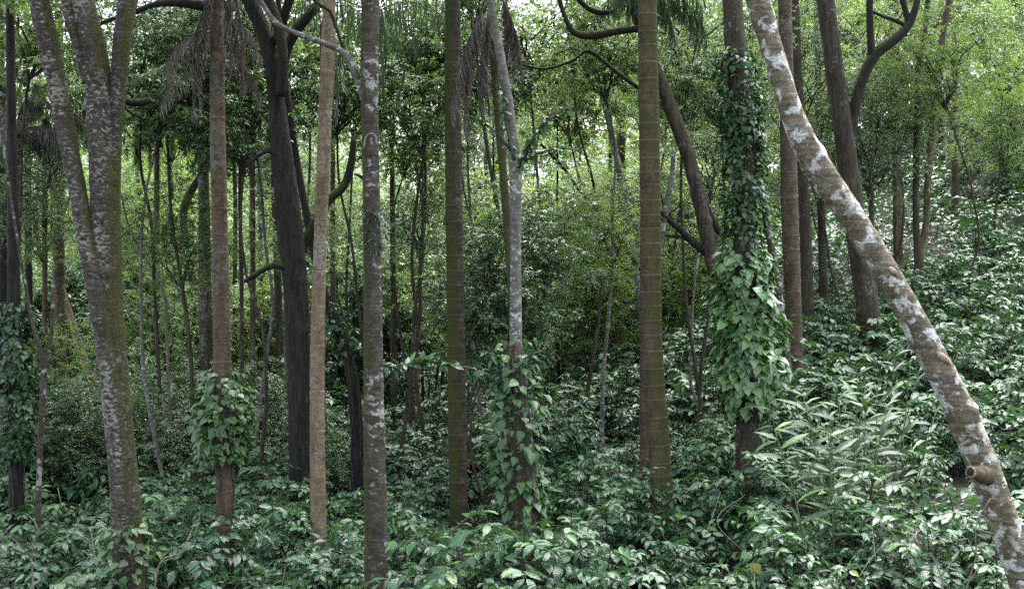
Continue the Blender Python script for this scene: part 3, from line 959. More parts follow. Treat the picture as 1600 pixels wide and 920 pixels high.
# silver branch crossing in front of the dark limbs, growing from the spotted tree
mb = MB()
bark_tube(mb, px_path([(396, -14, 9), (412, 10, 8), (428, 33, 9), (448, 46, 8), (470, 55, 8), (495, 64, 9), (520, 74, 9), (536, 82, 10), (550, 100, 11), (560, 125, 10)], 11.05, base=False), RNG, 10, .06, 0, .12, t9o)
link('limb', mb.mesh('limb', [M['bark_pale']]), t9)
mb = MB()
bark_tube(mb, px_path([(484, -6, 4), (500, 8, 5), (516, 18, 6), (524, 40, 5), (532, 62, 5), (538, 84, 5)], 11.1, base=False), RNG, 8, .06, 0, .12, t9o)
link('limb', mb.mesh('limb', [M['bark_dark_moss']]), t9)
mb = MB()
lp = px_path([(568, 232, 3), (572, 215, 3.4), (579, 209, 3.6), (587, 214, 3.4), (588, 228, 3)], 10.85, base=False)
bark_tube(mb, lp, RNG, 6, .02, 0, .04, t9o)
link('root_loop', mb.mesh('root_loop', [M['twig_pale']]), t9)

# -- dark palm, grey tree, mossy palm, brown palm
palm('areca_palm', 'dark brown ringed palm whose lower trunk is green with moss', [(707, -10, 24), (707, 80, 24.5), (708, 200, 25), (710, 350, 27), (712, 480, 28), (714, 600, 28), (715, 700, 29), (717, 800, 30)], 15.0, 'palm_dark', top=11.5, gap=.24)
t11, t11o, t11p = tree('shade_tree', 'thin pale grey tree forking above head height, its dark swollen base wrapped in vines', 'tree',
     [(764, -10, 13), (775, 50, 13), (786, 110, 14), (795, 165, 15), (801, 215, 16), (805, 258, 20), (806, 330, 17), (806, 420, 17), (806, 510, 19), (805, 560, 22), (806, 640, 34), (810, 720, 42), (818, 800, 44), (826, 890, 50)], 11.7, 'bark_pale', top=10, crown='u2', csc=.9, seg=20, step=.045, amp=.05, knots=8,
     limbs=[dict(pts=[(868, 172, 2), (850, 192, 4), (835, 212, 5), (824, 235, 7), (812, 262, 9)], mat='twig')])
mb = MB()
q = px_path([(803, 535, 20), (804, 590, 30), (806, 650, 42), (810, 720, 48), (818, 800, 49), (826, 900, 56)], 11.68, base=True)
bark_tube(mb, q, RNG, 22, .04, 0, .10, t11o, 12)
bo = link('trunk_base', mb.mesh('trunk_base', [M['bark_brown']]), t11)
bo['label'] = 'dark swollen furrowed base'

p12, p12o, p12p = palm('areca_palm', 'thick olive green mossy palm with pale ring lines, beside the leaning forked trunk', [(1012, -10, 29), (1013, 100, 30), (1015, 220, 31), (1017, 360, 32), (1018, 480, 32), (1022, 600, 33), (1030, 700, 34), (1034, 760, 36)], 14.0, 'palm_moss', top=11, gap=.20)
p15, p15o, p15p = palm('areca_palm', 'brown ringed palm between the vine-covered tree and the leaning lichen trunk', [(1226, -10, 21), (1228, 90, 22), (1231, 200, 23), (1234, 320, 25), (1238, 430, 26), (1241, 520, 26), (1242, 620, 27)], 17.0, 'palm_brown', top=12, gap=.2)
palm('areca_palm', 'slim dark palm rising from the coffee slope beside twin thin brown stems', [(1396, -10, 15), (1398, 100, 15), (1400, 200, 14), (1402, 320, 14), (1404, 440, 16)], 28.0, 'palm_brown', top=16, gap=.22, seg=14)

# -- vine-covered tree
t13, t13o, t13p = tree('shade_tree', 'straight grey-brown tree almost hidden under climbing vines', 'tree',
     [(1143, -10, 30), (1148, 60, 32), (1155, 140, 33), (1160, 250, 34), (1163, 380, 34), (1166, 500, 34), (1167, 600, 34), (1168, 720, 38)], 14.0, 'bark_brown', top=13, crown='u1', csc=1.0, seg=20, amp=.06)

# -- leaning forked trunk behind the mossy palm
tree('shade_tree', 'leaning brown trunk crossing behind the mossy palm with low side branches', 'tree',
     [(1020, 95, 17), (1034, 130, 20), (1052, 180, 22), (1072, 235, 22), (1090, 300, 22), (1103, 360, 23), (1114, 410, 23), (1126, 470, 24), (1134, 540, 26)], 16.2, 'bark_brown', top=11, crown='u1', csc=.9, seg=18, amp=.07, knots=8,
     limbs=[dict(pts=[(1032, 330, 7), (1046, 345, 9), (1062, 358, 10), (1078, 374, 11), (1094, 388, 12), (1110, 400, 12)], mat='bark_dark'),
            dict(pts=[(1052, 235, 6), (1050, 270, 7), (1043, 310, 8), (1038, 350, 8), (1030, 400, 8)], mat='bark_pale'),
            dict(pts=[(1034, 368, 3), (1055, 369, 4), (1075, 374, 4), (1092, 386, 5)], mat='bark_dark'),
            dict(pts=[(1092, 285, 5), (1104, 320, 8), (1116, 350, 11), (1130, 368, 12), (1146, 360, 12)], mat='bark_dark')])
tree('shade_tree', 'dark straight trunk with a thick rising side limb on the coffee slope', 'tree',
     [(1288, -10, 26), (1297, 60, 27), (1306, 130, 28), (1318, 210, 29), (1328, 290, 31), (1341, 380, 33), (1351, 450, 34), (1362, 540, 38)], 20.0, 'bark_brown', top=13, crown='a1', csc=1.25, seg=20, amp=.06, knots=12,
     limbs=[dict(pts=[(1438, -30, 9), (1430, 15, 11), (1418, 42, 14), (1398, 62, 16), (1370, 82, 17), (1352, 112, 17), (1340, 150, 17), (1332, 190, 17), (1326, 230, 16)], mat='bark_dark_moss'),
            dict(pts=[(1359, -30, 10), (1359, 30, 11), (1361, 70, 12), (1362, 100, 12)], mat='bark_dark'),
            dict(pts=[(1402, -30, 8), (1413, 10, 9), (1420, 38, 10)], mat='bark_dark'),
            dict(pts=[(1362, 18, 4), (1380, 26, 5), (1398, 32, 6), (1414, 40, 7)], mat='bark_dark')])

# -- the leaning lichen trunk in front
tl, tlo, tlp = tree('leaning_tree', 'leaning brown trunk blotched with white lichen, bearing a broken branch stub', 'tree',
     [(1182, -8, 40), (1200, 55, 37), (1217, 110, 37), (1232, 160, 38), (1247, 200, 42), (1262, 232, 46), (1290, 278, 46), (1322, 325, 45), (1352, 372, 45), (1380, 418, 45), (1408, 466, 44), (1438, 520, 45), (1468, 578, 47), (1496, 632, 48), (1520, 690, 50), (1542, 745, 51), (1562, 800, 50), (1580, 850, 50), (1606, 920, 52), (1632, 1000, 56)],
     8.5, 'bark_leaning', top=10, crown='u2', csc=.9, seg=32, step=.03, amp=.06, knots=40, clear=.25, ww=.92)
mb = MB()
s0, s1 = P(1537, 740, 8.42) - tlo, P(1517, 737, 8.29) - tlo
q = np.array([[*(s0 + (s1 - s0) * t), r] for t, r in ((-.1, .085), (.35, .062), (.75, .052), (1.0, .047))])
bark_tube(mb, q, RNG, 18, .03, 0, .10)
st = link('branch_stub', mb.mesh('branch_stub', [M['bark_tan']]), tl)
dv = (s1 - s0) / np.linalg.norm(s1 - s0)
e1 = norm(np.cross(dv, [0, 0, 1.0])); e2 = np.cross(dv, e1)
mb = MB()
for k in range(22):                                   # ragged collar of torn wood round the dark end disc
    a = k / 22 * 6.283 + RNG.uniform(-.1, .1)
    rad = e1 * math.cos(a) + e2 * math.sin(a)
    b0 = s1 + rad * .039 - dv * .015
    mb.tube(np.array([b0, b0 + dv * RNG.uniform(.012, .035) + rad * RNG.uniform(-.008, .003)]), np.array([.0085, .004]), 5)
link('splinters', mb.mesh('splinters', [M['wood_raw']]), st)
mb = MB()
mb.tube(np.array([s1 + dv * .002, s1 + dv * .008]), np.array([.032, .025]), 16)  # dark disc on the solid stub end, standing for shade inside a hollow
link('hollow_shade', mb.mesh('hollow_shade', [M['bark_dark']]), st)
# torn scar where a strip of bark is gone
for (x0, y0), (x1, y1), wd in (((1461, 548), (1485, 570), .022), ((1385, 416), (1402, 432), .016)):
    mb = MB()
    a_, b_ = P(x0, y0, 8.42) - tlo, P(x1, y1, 8.42) - tlo
    t = np.linspace(0, 1, 6)
    path = np.array([[*(a_ + (b_ - a_) * u + np.array([0, -.03 * math.sin(3.14 * u), 0])), wd * (.35 + math.sin(3.0 * u + .1))] for u in t])
    bark_tube(mb, path, RNG, 8, .02, 0, .2)
    o = link('torn_wood', mb.mesh('torn_wood', [M['wood_raw']]), tl)

# -- thin and far trunks, each placed on the ground where it enters the shrubs
FAR = [  # pts(top->bottom), d, material, crown, scale, name suffix label
    ([(18, 180, 15), (20, 320, 18), (22, 480, 20), (25, 700, 22), (26, 870, 24)], 14.5, 'bark_dark', 9.5, 'a2', .8, 'dark trunk thickly wrapped in small-leaved vine'),
    ([(40, 448, 5), (52, 510, 6), (66, 560, 7), (68, 600, 9), (63, 690, 9), (60, 780, 9), (60, 860, 10)], 13.6, 'bark_spotted', 7.5, 'u2', .7, 'thin mottled sapling forked like a Y beside the vine-wrapped trunk'),
    ([(92, 180, 15), (92, 300, 16), (92, 430, 18), (93, 560, 20), (94, 680, 22)], 20, 'palm_brown', 12, 'a1', 1.0, 'straight brown trunk behind the fused three-stemmed tree'),
    ([(84, 340, 8), (86, 400, 9), (100, 462, 10), (112, 500, 12), (126, 545, 13), (142, 590, 13), (155, 640, 14)], 21.5, 'yellow_bark', 6.5, 'u2', .8, 'leaning yellowish trunk behind the fused three-stemmed tree'),
    ([(2, 240, 14), (4, 380, 15), (6, 520, 16), (8, 660, 17)], 21, 'bark_dark', 11, 'a2', 1.0, 'black trunk at the shaded edge of the wood'),
    ([(44, 330, 10), (45, 430, 11), (46, 520, 12), (48, 640, 12)], 23, 'bark_dark', 11, 'b2', 1.0, 'thin black trunk in the shade behind the sapling'),
    ([(317, 240, 17), (319, 330, 18), (320, 430, 20), (322, 520, 21), (324, 640, 22)], 22, 'bark_big', 12, 'a3', 1.0, 'lichen-grey trunk close behind the reddish palm'),
    ([(262, 200, 8), (266, 260, 8), (270, 340, 9), (273, 420, 10), (276, 560, 11)], 33, 'palm_brown', 15, 'b1', 1.1, 'thin straight pinkish trunk in the bright clearing'),
    ([(336, 240, 7), (318, 268, 10), (298, 300, 12), (287, 330, 12), (290, 380, 12), (300, 430, 12), (308, 500, 12), (312, 600, 13)], 25, 'bark_brown', 13, 'a2', 1.0, 'twisted dark trunk bent over beyond the bright clearing'),
    ([(378, 180, 5), (375, 300, 6), (377, 430, 6.5), (378, 580, 7), (380, 660, 8)], 18.5, 'bark_brown', 10, 'u1', 1.0, 'very thin dark pole-like trunk beside the reddish palm'),
    ([(366, 240, 6), (368, 330, 7), (367, 480, 7), (369, 600, 8)], 27, 'bark_brown', 13, 'b1', 1.0, 'thin brown trunk between the reddish palm and the black tree'),
    ([(407, 380, 7), (408, 460, 8), (409, 580, 9)], 31, 'bark_pale', 13, 'b3', 1.0, 'far thin pale trunk beside the black tree'),
    ([(434, 440, 12), (437, 520, 13), (439, 620, 15)], 25, 'bark_brown', 13, 'a1', .9, 'mossy trunk partly hidden behind the black tree'),
    ([(492, 400, 13), (503, 450, 15), (522, 500, 18), (541, 545, 19), (552, 600, 19), (557, 660, 19), (559, 740, 21)], 17, 'bark_dark', 9, 'a2', .8, 'black leaning trunk bent at the middle behind the tan palm'),
    ([(612, 170, 8), (613, 280, 8), (614, 400, 9), (615, 520, 10), (616, 640, 10)], 23, 'bark_brown', 12, 'a1', 1.0, 'thin brown trunk behind the lichen-spotted tree'),
    ([(774, 400, 4), (776, 480, 5), (780, 560, 5)], 29, 'bark_dark', 9, 'u1', 1.0, 'thin dark stem behind the vine-wrapped grey tree'),
    ([(871, 380, 4), (871, 470, 5), (872, 560, 6), (873, 620, 6)], 27, 'bark_dark', 8, 'u2', 1.0, 'thin dark upright stem in the middle of the wood'),
    ([(906, 40, 6), (925, 90, 8), (945, 165, 9), (962, 240, 9), (974, 300, 10), (985, 370, 10), (996, 430, 11), (1006, 520, 12)], 24, 'bark_pale', 14, 'b2', 1.0, 'pale slanting slender trunk beside the thick mossy palm'),
    ([(934, 70, 4), (946, 140, 5), (958, 220, 6), (976, 280, 8), (992, 330, 8), (1000, 400, 9), (1004, 480, 10)], 25, 'bark_pale', 14, 'b1', .9, 'thin pale trunk twined close to the slanting pale one'),
    ([(954, 330, 7), (954, 380, 8), (955, 500, 9)], 33, 'bark_dark', 13, 'a2', 1.0, 'short-looking dark trunk in the far middle of the wood'),
    ([(972, 340, 15), (973, 400, 16), (974, 520, 17)], 31, 'bark_brown', 14, 'a3', 1.1, 'stout brown trunk far behind the slanting pale one'),
    ([(814, 470, 7), (824, 505, 8), (836, 545, 9), (843, 590, 10), (850, 660, 11)], 17.5, 'bark_brown', 8, 'u1', .9, 'slim leaning stem right behind the vine-wrapped grey tree'),
    ([(1250, 180, 14), (1254, 260, 16), (1258, 340, 18), (1261, 430, 19), (1264, 520, 20)], 22.5, 'bark_brown', 13, 'a1', 1.0, 'brown trunk close behind the brown ringed palm'),
    ([(1281, 230, 11), (1283, 310, 12), (1285, 400, 13), (1287, 480, 14)], 27, 'bark_brown', 14, 'b2', 1.0, 'brown trunk between the ringed palm and the dark straight trunk'),
    ([(1182, 240, 9), (1192, 310, 10), (1202, 370, 11), (1214, 440, 12), (1224, 520, 13)], 16.5, 'bark_spotted', 9.5, 'u1', 1.0, 'slim slanting stem just behind the vine-covered tree'),
    ([(1452, -20, 8), (1444, 50, 8), (1436, 100, 9), (1433, 160, 9), (1432, 240, 10), (1431, 330, 10), (1434, 400, 12), (1437, 470, 13)], 24, 'bark_brown', 12.5, 'u2', 2.1, 'thin brown stem joined low down by its twin'),
    ([(1486, -20, 8), (1476, 40, 9), (1466, 110, 10), (1460, 180, 11), (1453, 240, 11), (1449, 300, 10), (1447, 350, 10), (1440, 385, 10), (1436, 430, 11)], 24.1, 'bark_tan', 12.5, 'u1', 2.1, 'tan peeling stem twisted with lianas on the coffee slope'),
    ([(1486, -10, 12), (1485, 80, 13), (1484, 170, 14), (1486, 260, 15), (1488, 330, 16)], 37, 'bark_pale', 19, 'b3', 1.1, 'pale lichen-white trunk high on the slope'),
    ([(1523, 20, 7), (1516, 80, 8), (1506, 130, 9), (1500, 180, 9), (1502, 300, 10)], 39, 'bark_pale', 19, 'b1', 1.0, 'bent pale trunk beside the lichen-white one on the slope'),
    ([(1508, 180, 9), (1509, 240, 10), (1510, 330, 11)], 41, 'bark_dark', 19, 'a2', 1.2, 'dark far trunk high on the slope'),
    ([(1590, 60, 8), (1584, 120, 8), (1580, 190, 9), (1578, 300, 9)], 45, 'bark_pale', 22, 'a1', 1.2, 'far pale trunk above the rounded bush'),
    ([(1558, 90, 7), (1557, 150, 7), (1557, 300, 8)], 47, 'bark_pale', 22, 'b2', 1.2, 'thinner far pale trunk above the rounded bush'),
    ([(664, 330, 5), (684, 420, 5), (690, 500, 6), (692, 600, 6)], 27, 'bark_dark', 9, 'u2', 1.0, 'thin bent stem near the moss-footed dark palm'),
    ([(216, 300, 7), (220, 400, 8), (222, 560, 9)], 34, 'bark_brown', 15, 'c1', 1.1, 'far thin trunk with a bright leafy crown in the clearing'),
    ([(760, 320, 6), (762, 420, 7), (764, 560, 8)], 36, 'bark_brown', 15, 'c2', 1.1, 'far thin trunk with a fresh green crown in mid wood'),
]
FT = []
for pts, d, mat, top, cr, cs, lab in FAR:
    o, org, pth = tree('forest_tree', lab, 'tree', pts, d, mat, top=top, crown=dict(a='u1', b='u2', c='u3', u=cr)[cr[0]], csc=cs * .8, seg=12, step=.12, amp=.06, knots=5, clear=.25)
    FT.append((o, org, pth))
# Y fork of the sapling, liana by the clearing
mb = MB()
bark_tube(mb, px_path([(82, 440, 5), (82, 480, 6), (80, 520, 6), (75, 555, 7), (68, 592, 8)], 13.6, base=False), RNG, 8, .06, 0, .08, FT[1][1])
link('limb', mb.mesh('limb', [M['bark_spotted']]), FT[1][0])
for pts, d, lab, mat, r in (([(190, 305, 3.5), (196, 335, 3.5), (206, 365, 4), (220, 390, 4), (235, 415, 4), (248, 440, 5), (258, 470, 5), (262, 560, 5)], 19, 'pale bare liana slanting down beside the fused three-stemmed tree', 'twig_pale', 1),
                         ([(845, 225, 4), (880, 262, 4.5), (905, 298, 5), (935, 332, 5), (962, 368, 5.5), (985, 398, 6), (1004, 430, 6), (1012, 520, 6)], 22, 'dark bare liana slanting down to the pale slender trunks', 'bark_dark', 1),
                         ([(1512, 330, 3), (1530, 352, 3)], 30, '', 'bark_pale', 0)):
    if not r:
        continue
    pth = px_path(pts, d)
    org = np.array([pth[0][0], pth[0][1], gz(pth[0][0], pth[0][1])])
    mb = MB()
    bark_tube(mb, pth, RNG, 8, .08, 0, .1, org)
    tag(link('liana', mb.mesh('liana', [M[mat]]), None, org), lab, 'liana')

# ------------------------------------------------------------------ climbing vines
PEPPER_LEAVES = single_leaf_meshes('vine_leaf', PEPPER_T, M['pepper'])
MID_GREEN_LEAVES = single_leaf_meshes('mid_green_vine_leaf', PEPPER_T, M['pepper_mid'])
COFFEE_LEAVES = single_leaf_meshes('coffee_leaf', COFFEE_T, M['coffee'])
GINGER_LEAVES = single_leaf_meshes('ginger_leaf', GINGER_T, M['ginger'])

def vine(label, path, z0, z1, rad, nobj, nmesh, size, mat='pepper', prof=None, stems=5, seed=1, org=None, front=True, group=None):
    """leaves on short shoots around a trunk between heights z0 and z1 (world)"""
    rng = np.random.default_rng(seed)
    q = resample(path, .1)
    zz = q[:, 2]
    def centre(z):
        return np.stack([np.interp(z, zz, q[:, 0]), np.interp(z, zz, q[:, 1]), z], -1), np.interp(z, zz, q[:, 3])
    c0, _ = centre(np.array([z0]))
    base = np.array([c0[0, 0], c0[0, 1] - .05, gz(c0[0, 0], c0[0, 1])])
    o = thing('climbing_vine', base, label, 'vine', group)
    mb = MB()
    for i in range(stems):
        z = np.linspace(base[2] - .05 if i < 2 else z0, z1 - rng.uniform(0, .3) * (z1 - z0), 22)
        c, r = centre(z)
        a = rng.uniform(-3.0, .0) + np.cumsum(rng.normal(0, .16, 22))
        pts = c + np.stack([np.cos(a), np.sin(a), 0 * a], -1) * (r + .012)[:, None] - base
        mb.tube(pts, np.full(22, .008), 5, cap=False)
    link('stem', mb.mesh('vine_stem', [M['twig']]), o)
    n = nobj + nmesh
    f = rng.beta(1.35, 1.35, n)
    z = z0 + (z1 - z0) * f
    c, r = centre(z)
    pf = np.interp(f, *zip(*(prof or [(0, .5), (.2, .9), (.6, 1.0), (.9, .7), (1, .4)])))
    a = rng.uniform(0, 6.283, n)
    out = np.stack([np.cos(a), np.sin(a), 0 * a], -1)
    lump = .72 + .38 * np.sin(a * 2 + z * 3.1 + seed) * np.sin(z * 5.3 + a + seed)
    rho = r + rad * pf * lump * rng.uniform(.45, 1.0, n) ** .6
    Pn = c + out * rho[:, None] - base
    if nobj == 0:                                          # bare breaks in the cover
        hole = np.sin(z * 4.3 + a * 1.7 + seed) * np.sin(a * 2.1 - z * 2.2) > .42
        rho = np.where(hole, r + .02, rho)
        Pn = c + out * rho[:, None] - base
    X = out * rng.uniform(.5, 1.0, (n, 1)) + np.array([0, 0, -1.0]) * rng.uniform(.25, .9, (n, 1)) + rng.normal(0, .33, (n, 3))
    N = out * .8 + np.array([0, 0, 1.0]) + rng.normal(0, .25, (n, 3))
    S = size * rng.uniform(.6, 1.2, n)
    if nobj == 0:
        S = np.where(hole, S * .45, S)
    T = rng.random(n) * .6
    # the leaves that face the viewer side are picked apart one by one
    order = np.argsort(Pn[:, 1] - .3 * rng.random(n)) if front else rng.permutation(n)
    k1, k2 = order[:nobj], order[nobj:]
    if nobj:
        leaf_objects(PEPPER_LEAVES if mat == 'pepper' else MID_GREEN_LEAVES, rng, o, Pn[k1], X[k1], N[k1], S[k1])
    if nmesh:
        mb = MB()
        leaf_arrays(mb, PEPPER_T, rng, Pn[k2], X[k2], N[k2], S[k2], T[k2])
        link('foliage', mb.mesh('vine_foliage', [M[mat]]), o)['kind'] = 'stuff'
    return o

def zpx(py, d):
    return CAMZ + (460 - py) / F * d

vine('bright pepper vine with large heart-shaped leaves around the middle of the straight trunk', t13p, zpx(655, 14), zpx(385, 14), .40, 300, 820, .145,
     prof=[(0, .35), (.12, .7), (.35, 1.0), (.7, .95), (.9, .7), (1, .35)], seed=3)
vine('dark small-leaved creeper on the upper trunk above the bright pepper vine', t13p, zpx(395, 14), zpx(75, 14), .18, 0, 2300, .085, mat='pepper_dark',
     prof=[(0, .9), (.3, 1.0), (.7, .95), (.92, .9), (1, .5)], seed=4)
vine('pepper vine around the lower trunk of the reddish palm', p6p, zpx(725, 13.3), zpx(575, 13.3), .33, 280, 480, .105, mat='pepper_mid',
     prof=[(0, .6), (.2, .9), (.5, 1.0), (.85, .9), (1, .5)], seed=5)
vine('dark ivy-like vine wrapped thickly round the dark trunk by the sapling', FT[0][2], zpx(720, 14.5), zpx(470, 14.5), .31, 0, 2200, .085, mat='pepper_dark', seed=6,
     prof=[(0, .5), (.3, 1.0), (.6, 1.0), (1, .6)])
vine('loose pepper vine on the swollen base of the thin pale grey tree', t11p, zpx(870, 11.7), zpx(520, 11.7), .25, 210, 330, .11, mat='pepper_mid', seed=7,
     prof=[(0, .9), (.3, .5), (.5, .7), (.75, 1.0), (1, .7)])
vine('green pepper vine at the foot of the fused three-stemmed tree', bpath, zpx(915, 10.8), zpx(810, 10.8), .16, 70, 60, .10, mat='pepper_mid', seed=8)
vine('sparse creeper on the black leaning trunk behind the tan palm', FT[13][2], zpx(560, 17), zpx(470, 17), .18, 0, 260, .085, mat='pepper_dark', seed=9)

# ferny tuft on the lichen-spotted tree
mb = MB()
n = 190
z = RNG.uniform(zpx(395, 11), zpx(325, 11), n)
a = RNG.uniform(0, 6.28, n)
outv = np.stack([np.cos(a), np.sin(a), 0 * a], -1)
qq = resample(t9p, .1)
cen = np.stack([np.interp(z, qq[:, 2], qq[:, 0]), np.interp(z, qq[:, 2], qq[:, 1]), z], -1)
mb.leaves(LANCE_T, cen + outv * .085 - t9o, outv + np.array([0, 0, .1]) + RNG.normal(0, .5, (n, 3)), outv * .5 + np.array([0, 0, 1.0]) + RNG.normal(0, .3, (n, 3)), RNG.uniform(.07, .16, n), RNG.random(n) * .6)
fo = link('fern_tuft', mb.mesh('fern_tuft', [M['frond']]), None, t9o)
tag(fo, 'tuft of narrow green ferns growing on the lichen-spotted trunk', 'fern')

# ------------------------------------------------------------------ dead and hanging fronds
for i, (px, py, hd, L) in enumerate([(768, -5, 3.35, 1.5), (764, 0, 3.0, 1.55), (772, -10, 3.7, 1.35), (776, -15, -.4, 1.0), (782, -10, -.1, .9), (786, -20, .5, .85), (760, -5, 2.5, 1.4), (770, 0, -2.2, 1.3)]):
    st = P(px, py, 13.2)
    me = frond_mesh(RNG, L, (0, 0, 0), hd, R(-58 - 8 * (i % 3)), R(28), 60, .30, 'dead', hang=1.4, tpl=DEADLET_T, rach=.011)
    if i == 0:
        base = P(764, 760, 13.4)
        dp_org = np.array([base[0], base[1], gz(base[0], base[1])])
        dp = thing('dying_palm', dp_org, 'palm hidden behind the pale grey tree with brown dead fronds hanging down', 'palm')
        mb = MB()
        palm_tube(mb, px_path([(768, -40, 12), (772, 100, 12), (790, 320, 13), (803, 520, 14), (806, 760, 15)], 13.4), RNG, dp_org, .2, 12)
        link('trunk', mb.mesh('palm_trunk', [M['palm_dark']]), dp)
    link('dead_frond', me, dp, st - dp_org)

def fan_palm(label, px, base_py, d, crown_py, nf, L, mat, el=(10, 60), droop=(90, 140), let=.45, width=1.0, hang=.9, trunk_mat='palm_brown', wpx=14, seed=0, tpl=LANCE_T, nlet=46, name='drooping_palm'):
    rng = np.random.default_rng(seed)
    path = px_path([(px, crown_py, wpx), (px, (crown_py + base_py) / 2, wpx), (px, base_py, wpx * 1.1)], d)
    org = np.array([path[0][0], path[0][1], gz(path[0][0], path[0][1])])
    o = thing(name, org, label, 'palm')
    mb = MB()
    palm_tube(mb, path, rng, org, .16, 12)
    link('trunk', mb.mesh('palm_trunk', [M[trunk_mat]]), o)
    tp = path[-1][:3] - org
    for i in range(nf):
        me = frond_mesh(rng, L * rng.uniform(.75, 1.15), (0, 0, 0), i * 2.4 + rng.uniform(-.3, .3), R(rng.uniform(*el)), R(rng.uniform(*droop)), nlet, let, mat, hang=hang, width=width, tpl=tpl)
        link('frond', me, o, tp)
    TRUNK_BASES.append((org[0], org[1], .25))
    return o

fan_palm('dark drooping palm with long hanging leaflets behind the tan palm', 504, 720, 16.0, 15, 8, 2.1, 'frond', let=.5, hang=1.6, seed=1, wpx=9, droop=(95, 150), width=.42, nlet=24)
fan_palm('second drooping palm with hanging leaflets behind the lichen-spotted tree', 584, 700, 16.5, 25, 7, 1.9, 'frond', let=.46, hang=1.6, seed=2, wpx=8, droop=(95, 150), width=.42, nlet=24)
fan_palm('dark palm with drooping fronds hidden behind the thick mossy palm', 1008, 700, 16.0, 0, 9, 1.3, 'frond', let=.40, hang=1.2, seed=3, wpx=16, width=.6, nlet=36)
fan_palm('grey withered palm with a skirt of dry thread-like leaves', 25, 600, 17.5, 215, 16, 1.1, 'grey_dry', let=.36, hang=1.3, seed=4, tpl=DEADLET_T, el=(0, 60), droop=(80, 150), wpx=10)
fan_palm('greyish palm with dry drooping leaves between withered palm and fused tree', 70, 620, 19, 170, 12, 1.1, 'grey_dry', let=.34, hang=1.3, seed=14, tpl=DEADLET_T, el=(0, 60), droop=(80, 150), wpx=8)
fan_palm('feathery grey-green palm drooping above the bright clearing', 245, 560, 24, 165, 16, 2.0, 'canopy_b', let=.5, hang=1.4, seed=5, droop=(110, 150), wpx=9)
fan_palm('small feathery palm drooping beside the reddish palm', 395, 560, 22, 160, 13, 1.5, 'grey_dry', let=.34, hang=1.4, seed=6, droop=(110, 150), wpx=8, tpl=DEADLET_T)
fan_palm('pale feathery palm drooping between the dark slope trunk and slim palm', 1362, 430, 26, 150, 14, 2.0, 'frond', let=.45, hang=1.3, seed=7, droop=(110, 150), wpx=8, width=.55, nlet=34)
fan_palm('dry-fronded palm beside the lichen-white trunk on the slope', 1492, 330, 33, 10, 13, 1.7, 'dead', let=.5, hang=1.3, seed=8, droop=(100, 150), wpx=11, tpl=DEADLET_T)
fan_palm('short dark palm tuft beside the slim slope palm', 1400, 430, 27.6, 190, 10, .8, 'frond', let=.3, hang=1.2, seed=9, droop=(110, 150), wpx=6)
fan_palm('tall feathery palm drooping far behind the spotted tree', 520, 560, 27, 60, 14, 2.0, 'canopy_b', let=.5, hang=1.3, seed=15, droop=(100, 150), wpx=8)

# ------------------------------------------------------------------ forest behind
KINDS = {
    'a': (('a1', 'a2', 'a3'), 'dark small-leaved tree deep in the wood behind the ', 'dark leafy trees of the wood', ('bark_dark', 'bark_brown')),
    'b': (('b1', 'b2', 'b3'), 'mid green leafy tree deep in the wood behind the ', 'green leafy trees of the wood', ('bark_brown', 'bark_pale')),
    'c': (('c1', 'c2'), 'bright yellow-green tree deep in the wood behind the ', 'bright trees deep in the wood', ('bark_brown', 'bark_pale')),
    'u': (('u1',), 'dark bushy young tree in the clearing behind the ', 'dark understorey trees', ('bark_dark',)),
    'v': (('u2',), 'mid green bushy young tree in the clearing behind the ', 'green understorey trees', ('bark_brown',)),
    'w': (('u3',), 'bright green bushy young tree in the clearing behind the ', 'bright understorey trees', ('bark_brown',)),
    'x': (('u4',), 'broad-leaved glossy tall bush in the clearing behind the ', 'tall glossy bushes', ('bark_brown',)),
}
def bg_tree(kind, x, y, h, sc, rng):
    keys, lab, grp, mats = KINDS[kind]
    lab = lab + column_mark(x, y)
    z = gz(x, y)
    o = thing('understorey_tree' if kind in 'uvwx' else 'forest_tree', (x, y, z), lab, 'tree', grp)
    lean = rng.normal(0, .035, 2) * h
    n = 7
    t = np.linspace(0, 1, n)
    r0 = (.035 + .007 * h) * (0.55 if kind in 'uvwx' else 1)
    path = np.stack([lean[0] * t + rng.normal(0, .05, n) * (t > 0), lean[1] * t, -.2 + (h + .2) * t, r0 * (1.15 - .6 * t)], -1)
    mb = MB()
    bark_tube(mb, path, rng, 9, .3, 0, .07)
    link('trunk', mb.mesh('trunk', [M[mats[rng.integers(0, len(mats))]]]), o)
    put_crown(o, keys[rng.integers(0, len(keys))], path[-1][:3] * np.array([1, 1, .97]), (sc * rng.uniform(.9, 1.1), sc * rng.uniform(.9, 1.1), sc * rng.uniform(.9, 1.15)), rng.uniform(0, 6.28))
    return o

